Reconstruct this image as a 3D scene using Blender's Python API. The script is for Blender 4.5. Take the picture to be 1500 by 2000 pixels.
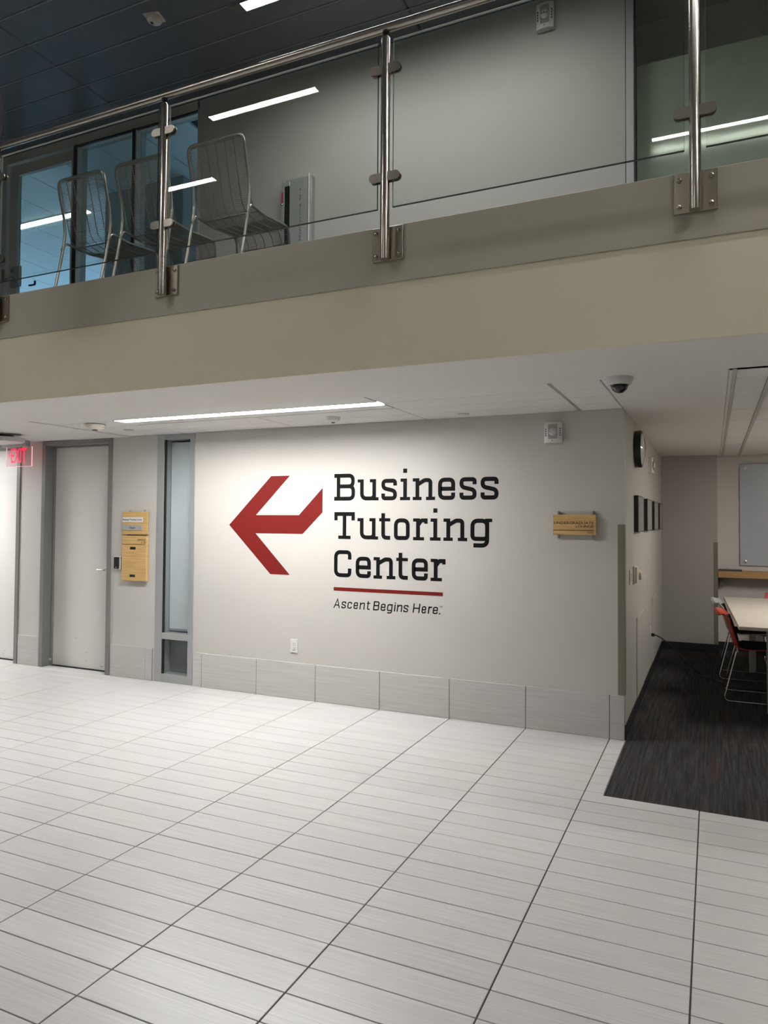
import bpy, bmesh, math, random
from mathutils import Vector, Matrix
random.seed(7)
PI = math.pi
SC = bpy.context.scene
COL = SC.collection
for _o in list(bpy.data.objects):
    bpy.data.objects.remove(_o)

# ------------------------------------------------------------------ camera
CAM_F, CAM_YAW, CAM_PITCH, CAM_ROLL = 1369.3, -0.4148, 0.0269, 0.0059
CAM_POS = Vector((0.6851, -5.2417, 1.5521))
CAM_PX, CAM_PY = 789.3, 980.2
cd = bpy.data.cameras.new('camera')
cam = bpy.data.objects.new('camera', cd)
COL.objects.link(cam)
cy_, sy_, cp_, sp_ = math.cos(CAM_YAW), math.sin(CAM_YAW), math.cos(CAM_PITCH), math.sin(CAM_PITCH)
fwd = Vector((sy_*cp_, cy_*cp_, sp_))
rt = Vector((cy_, -sy_, 0.0))
up = rt.cross(fwd)
rt2 = rt*math.cos(CAM_ROLL) + up*math.sin(CAM_ROLL)
up2 = up*math.cos(CAM_ROLL) - rt*math.sin(CAM_ROLL)
M = Matrix((rt2, up2, -fwd)).transposed().to_4x4()
M.translation = CAM_POS
cam.matrix_world = M
cd.sensor_fit = 'VERTICAL'
cd.sensor_width = 36.0
cd.sensor_height = 36.0
cd.lens = 36.0*CAM_F/2000.0
cd.shift_x = (750.0-CAM_PX)/2000.0
cd.shift_y = (CAM_PY-1000.0)/2000.0
cd.clip_start = 0.05
cd.clip_end = 200
SC.camera = cam

# ------------------------------------------------------------------ world, exposure
w = bpy.data.worlds.new('world')
SC.world = w
w.use_nodes = True
bg = w.node_tree.nodes['Background']
bg.inputs[0].default_value = (0.36, 0.59, 0.83, 1)      # blue dusk, seen only through windows
bg.inputs[1].default_value = 10.0
SC.view_settings.view_transform = 'Standard'
SC.view_settings.look = 'None'
SC.view_settings.gamma = 1.0
SC.view_settings.use_curve_mapping = False
SC.view_settings.exposure = 0.0

# lamp strengths (emission of the fixtures' lenses)
L_LOWER = 98.0       # linear fixture under the balcony
L_LEFT_FILL = 92.0
L_WALK = 66.0        # linear fixture over the upstairs walkway
L_ATRIUM = 106.0     # atrium ceiling fixtures
L_LOUNGE = 19.5
L_ROOM = 30.0

# ------------------------------------------------------------------ helpers
def tag(o, label=None, cat=None, group=None, kind=None):
    if label: o['label'] = label
    if cat: o['category'] = cat
    if group: o['group'] = group
    if kind: o['kind'] = kind
    return o

def root(name, label=None, cat=None, loc=(0, 0, 0), rz=0, group=None, kind=None):
    o = bpy.data.objects.new(name, None)
    COL.objects.link(o)
    o.location = loc
    o.rotation_euler = (0, 0, rz)
    o.empty_display_size = 0.05
    return tag(o, label, cat, group, kind)

class MB:
    """collects vertices and faces, then links them as one mesh object"""
    def __init__(s):
        s.v, s.f, s.sm, s.mi = [], [], [], []
        s.cur = 0
    def add(s, vs, fs, smooth=False):
        n = len(s.v)
        s.v += [tuple(p) for p in vs]
        s.f += [tuple(n+i for i in f) for f in fs]
        s.sm += [smooth]*len(fs)
        s.mi += [s.cur]*len(fs)
        return s
    def box(s, x0, x1, y0, y1, z0, z1, c=0.0):
        if x0 > x1: x0, x1 = x1, x0
        if y0 > y1: y0, y1 = y1, y0
        if z0 > z1: z0, z1 = z1, z0
        if c <= 0:
            vs = [(x0,y0,z0),(x1,y0,z0),(x1,y1,z0),(x0,y1,z0),(x0,y0,z1),(x1,y0,z1),(x1,y1,z1),(x0,y1,z1)]
            return s.add(vs, [(0,3,2,1),(4,5,6,7),(0,1,5,4),(1,2,6,5),(2,3,7,6),(3,0,4,7)])
        c = min(c, (x1-x0)*.45, (y1-y0)*.45, (z1-z0)*.45)
        b = bmesh.new()
        bmesh.ops.create_cube(b, size=1.0)
        for v in b.verts:
            v.co = Vector(((x0+x1)/2+v.co.x*(x1-x0), (y0+y1)/2+v.co.y*(y1-y0), (z0+z1)/2+v.co.z*(z1-z0)))
        bmesh.ops.bevel(b, geom=b.edges[:], offset=c, segments=1, affect='EDGES')
        b.verts.index_update()
        s.add([v.co[:] for v in b.verts], [tuple(v.index for v in f.verts) for f in b.faces])
        b.free()
        return s
    def prism(s, poly, axis, a0, a1):
        """polygon in the two other axes (in x,y,z order), extruded along axis between a0 and a1"""
        def pt(p, a):
            if axis == 'y': return (p[0], a, p[1])
            if axis == 'x': return (a, p[0], p[1])
            return (p[0], p[1], a)
        n = len(poly)
        vs = [pt(p, a0) for p in poly]+[pt(p, a1) for p in poly]
        fs = [tuple(range(n))[::-1], tuple(range(n, 2*n))]
        fs += [(i, (i+1) % n, n+(i+1) % n, n+i) for i in range(n)]
        return s.add(vs, fs)
    def lathe(s, prof, n=24, o=(0, 0, 0), ax='z'):
        """prof: (radius, height) pairs around an axis through o"""
        vs, fs = [], []
        for r, h in prof:
            for k in range(n):
                a = 2*PI*k/n
                p = (r*math.cos(a), r*math.sin(a), h)
                if ax == 'y': p = (p[0], p[2], p[1])
                if ax == 'x': p = (p[2], p[0], p[1])
                vs.append((o[0]+p[0], o[1]+p[1], o[2]+p[2]))
        m = len(prof)
        for i in range(m-1):
            for k in range(n):
                fs.append((i*n+k, i*n+(k+1) % n, (i+1)*n+(k+1) % n, (i+1)*n+k))
        s.add(vs, fs, True)
        s.add([vs[k] for k in range(n)], [tuple(range(n))])
        s.add([vs[(m-1)*n+k] for k in range(n)], [tuple(range(n))])
        return s
    def cyl(s, o, r, h, ax='z', n=20):
        return s.lathe([(r, 0), (r, h)], n, o, ax)
    def tube(s, pts, r, n=10, closed=False):
        pts = [Vector(p) for p in pts]
        m = len(pts)
        rings = []
        prev = None
        for i, p in enumerate(pts):
            if closed:
                t = (pts[(i+1) % m]-pts[i-1]).normalized()
            else:
                t = (pts[min(i+1, m-1)]-pts[max(i-1, 0)]).normalized()
            if prev is None:
                a = Vector((0, 0, 1)) if abs(t.z) < .9 else Vector((1, 0, 0))
                u = t.cross(a).normalized()
            else:
                u = (prev-t*prev.dot(t)).normalized()
            prev = u
            wv = t.cross(u)
            rings.append([p+(u*math.cos(2*PI*k/n)+wv*math.sin(2*PI*k/n))*r for k in range(n)])
        vs = [q for rg in rings for q in rg]
        fs = []
        for i in range(m if closed else m-1):
            j = (i+1) % m
            for k in range(n):
                fs.append((i*n+k, i*n+(k+1) % n, j*n+(k+1) % n, j*n+k))
        s.add(vs, fs, True)
        if not closed:
            s.add(rings[0], [tuple(range(n))])
            s.add(rings[-1], [tuple(range(n))])
        return s
    def sheet(s, grid, t):
        """grid[i][j] of points, given thickness t along the local normal"""
        R, Cc = len(grid), len(grid[0])
        G = [[Vector(p) for p in r] for r in grid]
        def nrm(i, j):
            du = G[min(i+1, R-1)][j]-G[max(i-1, 0)][j]
            dv = G[i][min(j+1, Cc-1)]-G[i][max(j-1, 0)]
            return du.cross(dv).normalized()
        top = [G[i][j]+nrm(i, j)*t/2 for i in range(R) for j in range(Cc)]
        bot = [G[i][j]-nrm(i, j)*t/2 for i in range(R) for j in range(Cc)]
        n = R*Cc
        fs = []
        for i in range(R-1):
            for j in range(Cc-1):
                a, b, c, d = i*Cc+j, i*Cc+j+1, (i+1)*Cc+j+1, (i+1)*Cc+j
                fs.append((a, b, c, d))
                fs.append((n+d, n+c, n+b, n+a))
        s.add(top+bot, fs, True)
        rim = [i*Cc for i in range(R)]+[(R-1)*Cc+j for j in range(1, Cc)]+[i*Cc+Cc-1 for i in range(R-2, -1, -1)]+[j for j in range(Cc-2, 0, -1)]
        m = len(rim)
        vs = [top[k] for k in rim]+[bot[k] for k in rim]
        s.add(vs, [(i, (i+1) % m, m+(i+1) % m, m+i) for i in range(m)])
        return s
    def mesh(s, name, mat):
        me = bpy.data.meshes.new(name)
        me.from_pydata(s.v, [], s.f)
        me.polygons.foreach_set('use_smooth', s.sm)
        mats = mat if isinstance(mat, (list, tuple)) else [mat]
        for mm in mats: me.materials.append(mm)
        if len(mats) > 1: me.polygons.foreach_set('material_index', s.mi)
        b = bmesh.new()
        b.from_mesh(me)
        bmesh.ops.remove_doubles(b, verts=b.verts[:], dist=1e-6)
        bmesh.ops.recalc_face_normals(b, faces=b.faces[:])
        b.to_mesh(me)
        b.free()
        if any(s.sm):
            try: me.set_sharp_from_angle(angle=math.radians(40))
            except Exception: pass
        me.update()
        return me
    def build(s, name, mat, parent=None, loc=(0, 0, 0)):
        return link(name, s.mesh(name, mat), parent, loc)

def link(name, me, parent=None, loc=(0, 0, 0)):
    o = bpy.data.objects.new(name, me)
    COL.objects.link(o)
    if parent: o.parent = parent
    o.location = loc
    return o

def kids(o): return [c for c in bpy.data.objects if c.parent is o]

def copy_tree(o, parent=None):
    c = o.copy()
    COL.objects.link(c)
    if parent is not None: c.parent = parent
    for ch in kids(o): copy_tree(ch, c)
    return c

def fillet(pts, r, n=6):
    """polyline with its inner corners rounded"""
    P = [Vector(p) for p in pts]
    out = [P[0]]
    for i in range(1, len(P)-1):
        a, b, c = P[i-1], P[i], P[i+1]
        d1, d2 = (a-b), (c-b)
        ang = d1.angle(d2)
        rr = r[i] if isinstance(r, dict) and i in r else (r if not isinstance(r, dict) else 0)
        if rr <= 0 or ang > PI-.02:
            out.append(b)
            continue
        k = min(rr/math.tan(ang/2), d1.length*.49, d2.length*.49)
        p1, p2 = b+d1.normalized()*k, b+d2.normalized()*k
        for j in range(n+1):
            t = j/n
            out.append(p1*(1-t)**2+b*2*t*(1-t)+p2*t*t)
    out.append(P[-1])
    return out

# ------------------------------------------------------------------ materials
def nmat(name):
    m = bpy.data.materials.new(name)
    m.use_nodes = True
    nt = m.node_tree
    return m, nt, nt.nodes['Principled BSDF']

def mat(name, col, rough=.5, metal=0.0, var=0.0, scale=6.0, bump=0.0, stretch=(1, 1, 1), spec=.5, bscale=None, coat=0):
    m, nt, p = nmat(name)
    p.inputs['Base Color'].default_value = (*col, 1)
    p.inputs['Roughness'].default_value = rough
    p.inputs['Metallic'].default_value = metal
    p.inputs['Specular IOR Level'].default_value = spec
    if coat: p.inputs['Coat Weight'].default_value = coat
    tc = nt.nodes.new('ShaderNodeTexCoord')
    mp = nt.nodes.new('ShaderNodeMapping')
    mp.inputs['Scale'].default_value = stretch
    nt.links.new(tc.outputs['Object'], mp.inputs[0])
    nz = nt.nodes.new('ShaderNodeTexNoise')
    nz.inputs['Scale'].default_value = scale
    nz.inputs['Detail'].default_value = 4
    nt.links.new(mp.outputs[0], nz.inputs['Vector'])
    v = max(var, .015)
    mr = nt.nodes.new('ShaderNodeMapRange')
    mr.inputs[1].default_value, mr.inputs[2].default_value = .3, .7
    mr.inputs[3].default_value, mr.inputs[4].default_value = 1-v, 1+v
    nt.links.new(nz.outputs[0], mr.inputs[0])
    mx = nt.nodes.new('ShaderNodeMix')
    mx.data_type = 'RGBA'
    mx.blend_type = 'MULTIPLY'
    mx.inputs[0].default_value = 1
    mx.inputs[6].default_value = (*col, 1)
    nt.links.new(mr.outputs[0], mx.inputs[7])
    nt.links.new(mx.outputs[2], p.inputs['Base Color'])
    if bump:
        n2 = nt.nodes.new('ShaderNodeTexNoise')
        n2.inputs['Scale'].default_value = bscale or scale*20
        nt.links.new(mp.outputs[0], n2.inputs['Vector'])
        bp = nt.nodes.new('ShaderNodeBump')
        bp.inputs['Strength'].default_value = bump
        bp.inputs['Distance'].default_value = .002
        nt.links.new(n2.outputs[0], bp.inputs['Height'])
        nt.links.new(bp.outputs[0], p.inputs['Normal'])
    return m

def emit(name, col, strength, beam=0):
    m, nt, p = nmat(name)
    p.inputs['Base Color'].default_value = (col[0]*.5, col[1]*.5, col[2]*.5, 1)
    p.inputs['Emission Color'].default_value = (*col, 1)
    p.inputs['Emission Strength'].default_value = strength
    if beam:                                   # downlight optic: output falls off towards the horizontal
        geo = nt.nodes.new('ShaderNodeNewGeometry')
        dt = nt.nodes.new('ShaderNodeVectorMath')
        dt.operation = 'DOT_PRODUCT'
        nt.links.new(geo.outputs['Incoming'], dt.inputs[0])
        nt.links.new(geo.outputs['Normal'], dt.inputs[1])
        pw = nt.nodes.new('ShaderNodeMath')
        pw.operation = 'POWER'
        pw.inputs[1].default_value = beam
        nt.links.new(dt.outputs['Value'], pw.inputs[0])
        mu = nt.nodes.new('ShaderNodeMath')
        mu.operation = 'MULTIPLY'
        mu.inputs[1].default_value = strength
        nt.links.new(pw.outputs[0], mu.inputs[0])
        nt.links.new(mu.outputs[0], p.inputs['Emission Strength'])
    return m

def streak_tile(name, c1, c2, rough, per_object=.05):
    """porcelain with fine streaks along x"""
    m, nt, p = nmat(name)
    geo = nt.nodes.new('ShaderNodeNewGeometry')
    mp = nt.nodes.new('ShaderNodeMapping')
    mp.inputs['Scale'].default_value = (1.6, 90, 90)
    nt.links.new(geo.outputs['Position'], mp.inputs[0])
    nz = nt.nodes.new('ShaderNodeTexNoise')
    nz.inputs['Scale'].default_value = 1.6
    nz.inputs['Detail'].default_value = 5
    nt.links.new(mp.outputs[0], nz.inputs['Vector'])
    cr = nt.nodes.new('ShaderNodeValToRGB')
    cr.color_ramp.elements[0].position, cr.color_ramp.elements[1].position = .3, .7
    cr.color_ramp.elements[0].color, cr.color_ramp.elements[1].color = (*c1, 1), (*c2, 1)
    nt.links.new(nz.outputs[0], cr.inputs[0])
    oi = nt.nodes.new('ShaderNodeObjectInfo')
    mr = nt.nodes.new('ShaderNodeMapRange')
    mr.inputs[3].default_value, mr.inputs[4].default_value = 1-per_object, 1+per_object
    nt.links.new(oi.outputs['Random'], mr.inputs[0])
    mx = nt.nodes.new('ShaderNodeMix')
    mx.data_type = 'RGBA'
    mx.blend_type = 'MULTIPLY'
    mx.inputs[0].default_value = 1
    nt.links.new(cr.outputs[0], mx.inputs[6])
    nt.links.new(mr.outputs[0], mx.inputs[7])
    nt.links.new(mx.outputs[2], p.inputs['Base Color'])
    p.inputs['Roughness'].default_value = rough
    bp = nt.nodes.new('ShaderNodeBump')
    bp.inputs['Strength'].default_value = .12
    bp.inputs['Distance'].default_value = .001
    nt.links.new(nz.outputs[0], bp.inputs['Height'])
    nt.links.new(bp.outputs[0], p.inputs['Normal'])
    return m

def wood(name, c1, c2, rough=.45, stretch=(3, 40, 70)):
    m, nt, p = nmat(name)
    geo = nt.nodes.new('ShaderNodeNewGeometry')
    mp = nt.nodes.new('ShaderNodeMapping')
    mp.inputs['Scale'].default_value = stretch
    nt.links.new(geo.outputs['Position'], mp.inputs[0])
    nz = nt.nodes.new('ShaderNodeTexNoise')
    nz.inputs['Scale'].default_value = 1.5
    nz.inputs['Detail'].default_value = 6
    nz.inputs['Distortion'].default_value = .6
    nt.links.new(mp.outputs[0], nz.inputs['Vector'])
    cr = nt.nodes.new('ShaderNodeValToRGB')
    cr.color_ramp.elements[0].position, cr.color_ramp.elements[1].position = .32, .68
    cr.color_ramp.elements[0].color, cr.color_ramp.elements[1].color = (*c1, 1), (*c2, 1)
    nt.links.new(nz.outputs[0], cr.inputs[0])
    nt.links.new(cr.outputs[0], p.inputs['Base Color'])
    p.inputs['Roughness'].default_value = rough
    return m

def glass(name, tint=(.93, .96, .95), refl=1.0, rough=0.0, ior=1.5):
    """flat architectural glass: clear with Fresnel reflections"""
    m = bpy.data.materials.new(name)
    m.use_nodes = True
    nt = m.node_tree
    nt.nodes.clear()
    out = nt.nodes.new('ShaderNodeOutputMaterial')
    tr = nt.nodes.new('ShaderNodeBsdfTransparent')
    tr.inputs[0].default_value = (*tint, 1)
    gl = nt.nodes.new('ShaderNodeBsdfGlossy')
    gl.inputs['Roughness'].default_value = rough
    gl.inputs['Color'].default_value = (refl, refl, refl, 1)
    fr = nt.nodes.new('ShaderNodeFresnel')
    fr.inputs['IOR'].default_value = ior
    mx = nt.nodes.new('ShaderNodeMixShader')
    ge = nt.nodes.new('ShaderNodeNewGeometry')
    iv = nt.nodes.new('ShaderNodeMath')              # reflect once, on the face the ray enters by
    iv.operation = 'SUBTRACT'
    iv.inputs[0].default_value = 1.0
    nt.links.new(ge.outputs['Backfacing'], iv.inputs[1])
    mu = nt.nodes.new('ShaderNodeMath')
    mu.operation = 'MULTIPLY'
    nt.links.new(fr.outputs[0], mu.inputs[0])
    nt.links.new(iv.outputs[0], mu.inputs[1])
    nt.links.new(mu.outputs[0], mx.inputs[0])
    nt.links.new(tr.outputs[0], mx.inputs[1])
    nt.links.new(gl.outputs[0], mx.inputs[2])
    nt.links.new(mx.outputs[0], out.inputs[0])
    return m

def carpet_mat():
    m, nt, p = nmat('charcoal_carpet')
    geo = nt.nodes.new('ShaderNodeNewGeometry')
    def noise(sc, stretch, det=4):
        mp = nt.nodes.new('ShaderNodeMapping')
        mp.inputs['Scale'].default_value = stretch
        nt.links.new(geo.outputs['Position'], mp.inputs[0])
        n = nt.nodes.new('ShaderNodeTexNoise')
        n.inputs['Scale'].default_value = sc
        n.inputs['Detail'].default_value = det
        nt.links.new(mp.outputs[0], n.inputs['Vector'])
        return n.outputs[0]
    a = noise(2.2, (34, 1.1, 1))
    cr = nt.nodes.new('ShaderNodeValToRGB')
    e = cr.color_ramp.elements
    e[0].position, e[0].color = .36, (.028, .027, .028, 1)
    e[1].position, e[1].color = .66, (.064, .060, .058, 1)
    nt.links.new(a, cr.inputs[0])
    b = noise(1.7, (18, .9, 1), 2)
    mr = nt.nodes.new('ShaderNodeMapRange')
    mr.inputs[1].default_value, mr.inputs[2].default_value = .58, .72
    mr.inputs[3].default_value, mr.inputs[4].default_value = 0, .75
    nt.links.new(b, mr.inputs[0])
    mx = nt.nodes.new('ShaderNodeMix')
    mx.data_type = 'RGBA'
    mx.inputs[7].default_value = (.066, .034, .028, 1)
    nt.links.new(mr.outputs[0], mx.inputs[0])
    nt.links.new(cr.outputs[0], mx.inputs[6])
    f = noise(260, (1, 1, 1), 2)
    m2 = nt.nodes.new('ShaderNodeMix')
    m2.data_type = 'RGBA'
    m2.blend_type = 'MULTIPLY'
    m2.inputs[0].default_value = .8
    nt.links.new(mx.outputs[2], m2.inputs[6])
    mr2 = nt.nodes.new('ShaderNodeMapRange')
    mr2.inputs[1].default_value, mr2.inputs[2].default_value = .3, .7
    mr2.inputs[3].default_value, mr2.inputs[4].default_value = .35, 1.5
    nt.links.new(f, mr2.inputs[0])
    nt.links.new(mr2.outputs[0], m2.inputs[7])
    nt.links.new(m2.outputs[2], p.inputs['Base Color'])
    p.inputs['Roughness'].default_value = .95
    p.inputs['Specular IOR Level'].default_value = .1
    bp = nt.nodes.new('ShaderNodeBump')
    bp.inputs['Strength'].default_value = .5
    bp.inputs['Distance'].default_value = .004
    nt.links.new(f, bp.inputs['Height'])
    nt.links.new(bp.outputs[0], p.inputs['Normal'])
    return m

def door_mat():
    """off-white door paint with a few scuffs low on the leaf"""
    m, nt, p = nmat('door_paint')
    geo = nt.nodes.new('ShaderNodeNewGeometry')
    mp = nt.nodes.new('ShaderNodeMapping')
    mp.inputs['Scale'].default_value = (5, 1, 22)
    nt.links.new(geo.outputs['Position'], mp.inputs[0])
    nz = nt.nodes.new('ShaderNodeTexNoise')
    nz.inputs['Scale'].default_value = 1.4
    nz.inputs['Detail'].default_value = 3
    nt.links.new(mp.outputs[0], nz.inputs['Vector'])
    mr = nt.nodes.new('ShaderNodeMapRange')
    mr.inputs[1].default_value, mr.inputs[2].default_value = .67, .74
    nt.links.new(nz.outputs[0], mr.inputs[0])
    sx = nt.nodes.new('ShaderNodeSeparateXYZ')
    nt.links.new(geo.outputs['Position'], sx.inputs[0])
    zr = nt.nodes.new('ShaderNodeMapRange')
    zr.inputs[1].default_value, zr.inputs[2].default_value = .34, .24
    nt.links.new(sx.outputs[2], zr.inputs[0])
    mu = nt.nodes.new('ShaderNodeMath')
    mu.operation = 'MULTIPLY'
    nt.links.new(mr.outputs[0], mu.inputs[0])
    nt.links.new(zr.outputs[0], mu.inputs[1])
    mx = nt.nodes.new('ShaderNodeMix')
    mx.data_type = 'RGBA'
    mx.inputs[6].default_value = (.74, .725, .69, 1)
    mx.inputs[7].default_value = (.40, .39, .36, 1)
    nt.links.new(mu.outputs[0], mx.inputs[0])
    nt.links.new(mx.outputs[2], p.inputs['Base Color'])
    p.inputs['Roughness'].default_value = .38
    return m

WALL = mat('wall_paint', (.545, .523, .485), .55, var=.012, scale=2, bump=.05, bscale=160)
WALLC = mat('corridor_paint', (.57, .55, .512), .35, var=.012, scale=2, bump=.04, bscale=160)
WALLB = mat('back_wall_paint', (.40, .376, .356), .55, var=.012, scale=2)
WALLW = mat('white_wall_paint', (.66, .63, .60), .55, var=.012, scale=2)
FASC = mat('fascia_paint', (.72, .66, .50), .6, var=.02, scale=1.5)
FASC2 = mat('fascia_band_paint', (.44, .405, .325), .5, var=.02, scale=1.5)
SOFF = mat('soffit_paint', (.74, .72, .69), .6, var=.01, scale=2)
ACT = mat('acoustic_tile_white', (.76, .755, .735), .8, var=.02, scale=30, bump=.15, bscale=260)
DARK = mat('shadow_gap', (.03, .03, .03), .8)
TBAR = mat('ceiling_grid_metal', (.45, .44, .42), .5)
TILE = streak_tile('floor_porcelain', (.51, .497, .484), (.61, .597, .583), .34, .025)
BASET = streak_tile('base_porcelain', (.475, .464, .44), (.56, .548, .522), .38, .03)
GROUT = mat('dark_grout', (.055, .052, .05), .8, var=.05, scale=40)
CARPET = carpet_mat()
DOORM = door_mat()
FRAME = mat('grey_door_frame_paint', (.20, .198, .19), .35, var=.02)
ALU = mat('anodised_aluminium', (.40, .41, .41), .35, metal=.35, var=.02)
STEEL = mat('brushed_stainless', (.46, .42, .37), .26, metal=1.0, var=.04, scale=4, stretch=(60, 60, 1))
STEELP = mat('stainless_plate', (.42, .37, .30), .3, metal=1.0, var=.06, scale=5, stretch=(40, 40, 2))
CHROME = mat('chrome', (.75, .75, .75), .12, metal=1.0)
WIRE = mat('zinc_wire', (.36, .355, .32), .30, metal=.9, var=.03)
BLACK = mat('black_plastic', (.012, .012, .012), .35)
BLACKV = mat('black_vinyl', (.0045, .0045, .005), .6, spec=.12)
REDV = mat('red_vinyl', (.165, .013, .010), .55, spec=.15)
WHITE = mat('white_plastic', (.72, .71, .68), .35)
WHITE2 = mat('cream_plastic', (.72, .66, .56), .4)
DEVICE = mat('grey_white_plastic', (.55, .54, .52), .4)
RUBBER = mat('dark_rubber_base', (.020, .022, .026), .4)
GUARD = mat('olive_corner_guard', (.20, .18, .135), .45)
BAMBOO = wood('bamboo', (.50, .30, .105), (.66, .44, .18))
OAK = wood('ledge_oak', (.42, .25, .095), (.56, .36, .15), stretch=(4, 30, 60))
LAMI = mat('table_laminate', (.66, .60, .52), .4, var=.03, scale=3, stretch=(1, 12, 1))
REDP = mat('red_shell_plastic', (.42, .035, .018), .35)
PINKP = mat('pink_red_plastic', (.55, .05, .08), .4)
GREYP = mat('pale_grey_shell_plastic', (.46, .47, .47), .4)
SEATF = mat('black_seat_fabric', (.012, .011, .012), .9)
PLANK = mat('dark_metal_ceiling_plank', (.165, .176, .195), .24, var=.03, scale=2, spec=.5)
PLANKR = mat('dark_ceiling_edge', (.07, .072, .075), .3)
GLASS = glass('railing_glass', (.95, .957, .935), 1.0)
GLASSB = glass('storefront_glass', (.80, .89, .91), 1.0)
GLASSW = glass('sidelight_glass', (.93, .955, .96), .8)
GLASSU = glass('upper_window_glass', (.84, .87, .84), 1.0)
FROST = mat('frosted_film', (.70, .72, .73), .7)
FILM = mat('green_grey_board', (.70, .71, .655), .09, var=.05, scale=7, bump=.12, bscale=16, spec=.8)
BOARD = mat('glass_whiteboard', (.50, .54, .60), .22, coat=.4)
INK = mat('dark_brown_ink', (.04, .025, .015), .6)
EXITRED = emit('exit_sign_red', (1.0, .022, .07), 1.25)
ACRYL = glass('clear_acrylic', (.96, .90, .91), .8)
ACEDGE = emit('lit_acrylic_edge', (1.0, .55, .6), .9)
LENS_LOW = emit('lens_under_balcony', (1, .99, .985), L_LOWER, .12)
LENS_LEFT_FILL = emit('lens_left_fill', (1, .99, .985), L_LEFT_FILL, .12)
LENS_WALK = emit('lens_walkway', (.97, 1, .96), L_WALK, .8)
LENS_ATR = emit('lens_atrium', (1.0, .975, .93), L_ATRIUM, .6)
LENS_REAR_FILL = emit('lens_rear_fill', (1.0, .97, .925), 60.0, .6)
LENS_LOUNGE = emit('lens_lounge', (1, .95, .88), L_LOUNGE)
LENS_ROOM = emit('lens_room', (.92, 1, 1), L_ROOM)
BANNER = mat('dark_purple_cloth', (.025, .02, .035), .7)
DOMEG = mat('smoked_dome', (.012, .014, .014), .08, spec=.6)
CLOCKF = mat('clock_face_white', (.70, .68, .64), .25)
PHOTO = mat('muted_photo_print', (.30, .28, .25), .3, var=.3, scale=14)
ATRW = mat('atrium_wall_paint', (.24, .225, .205), .7)

# ------------------------------------------------------------------ structure: floor
W, D, Y0 = 0.61, 0.145, 0.0582      # tile module, first joint off the wall
J = .003                            # half joint
XC = 0.112                           # carpet edge
YC = -1.103
def row_y(r): return -(Y0+r*D)      # front joint of row index r is row_y(r+1)

floor = root('floor', kind='structure')
mb = MB()
mb.box(-10, XC, -9.6, .13, -.06, -.004)
mb.box(XC, 5, -9.6, YC, -.06, -.004)
mb.build('grout_bed', GROUT, floor)

def project(p):
    q = Vector(p)-CAM_POS
    z = q.dot(fwd)
    if z < .1: return None
    return CAM_PX+CAM_F*q.dot(rt2)/z, CAM_PY-CAM_F*q.dot(up2)/z, z

tiles = []
for k in range(-16, 9):
    for r in range(-1, 64):
        x0, x1 = k*W, (k+1)*W
        y1, y0 = row_y(r), row_y(r+1)
        if x0 < -9.9 or x1 > 4.95: continue
        if r == -1 and x1 > -3.7: y1 = -.0003
        pieces = [(x0, x1, y0, y1)]
        if x1 > XC and y1 > YC:
            pieces = []
            if k == 0:
                if y0 < YC:      # L-shaped tile around the carpet corner
                    pieces.append('L')
                else:
                    pieces.append((x0, XC-.004, y0, y1))
            elif y0 < YC:
                pieces.append((x0, x1, y0, YC-.001))
        for pc in pieces:
            tiles.append((pc, x0, x1, y0, y1))
def tile_area(t):
    _, x0, x1, y0, y1 = t
    c = [project((x, y, 0)) for x, y in ((x0, y0), (x1, y0), (x1, y1), (x0, y1))]
    if any(q is None for q in c): return 0
    cx = sum(q[0] for q in c)/4; cyy = sum(q[1] for q in c)/4
    if not (-60 < cx < 1560 and 1000 < cyy < 2060): return 0
    a = 0
    for i in range(4):
        p, q = c[i], c[(i+1) % 4]
        a += p[0]*q[1]-p[1]*q[0]
    return abs(a)/2
order = sorted(range(len(tiles)), key=lambda i: -tile_area(tiles[i]))
single = set(order[:296])
def tile_mb(m, x0, x1, y0, y1, dz=0.0):
    x0 += J; x1 -= J; y0 += .002; y1 -= .002
    c = .0012
    vs = [(x0,y0,-.03),(x1,y0,-.03),(x1,y1,-.03),(x0,y1,-.03),
          (x0,y0,dz-c),(x1,y0,dz-c),(x1,y1,dz-c),(x0,y1,dz-c),
          (x0+c,y0+c,dz),(x1-c,y0+c,dz),(x1-c,y1-c,dz),(x0+c,y1-c,dz)]
    fs = [(0,1,5,4),(1,2,6,5),(2,3,7,6),(3,0,4,7),(4,5,9,8),(5,6,10,9),(6,7,11,10),(7,4,8,11),(8,9,10,11)]
    m.add(vs, fs)
full = MB()
tile_mb(full, 0, W, 0, D)
full_me = full.mesh('tile', TILE)
rest = MB()
for i, (pc, x0, x1, y0, y1) in enumerate(tiles):
    if i in single or pc == 'L':
        if pc == 'L':
            m = MB()
            m.prism([(x0+J, y0+J), (x1-J, y0+J), (x1-J, YC-.001), (XC-.004, YC-.001), (XC-.004, y1-J), (x0+J, y1-J)], 'z', -.03, 0)
            m.build('tile', TILE, floor)
        elif abs(pc[1]-pc[0]-W) < 1e-6 and abs(pc[3]-pc[2]-D) < 1e-6:
            link('tile', full_me, floor, (x0, y0, random.uniform(-.0004, .0004)))
        else:
            m = MB()
            tile_mb(m, *pc)
            m.build('tile', TILE, floor)
    elif pc != 'L':
        tile_mb(rest, *pc)
tag(rest.build('tile_field', TILE, floor), kind='stuff')

cp = MB().box(XC, 5, YC, 4.3, -.06, -.001).box(-.05, XC, .13, 4.3, -.06, -.001).build('floor_lounge', CARPET)
tag(cp, kind='structure')
tr = MB()
tr.box(XC-.005, XC, YC-.003, 0.0, -.02, .0015)
tr.build('trim_1', mat('edge_strip_metal', (.30, .30, .29), .35, metal=.7))['kind'] = 'structure'

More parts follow.
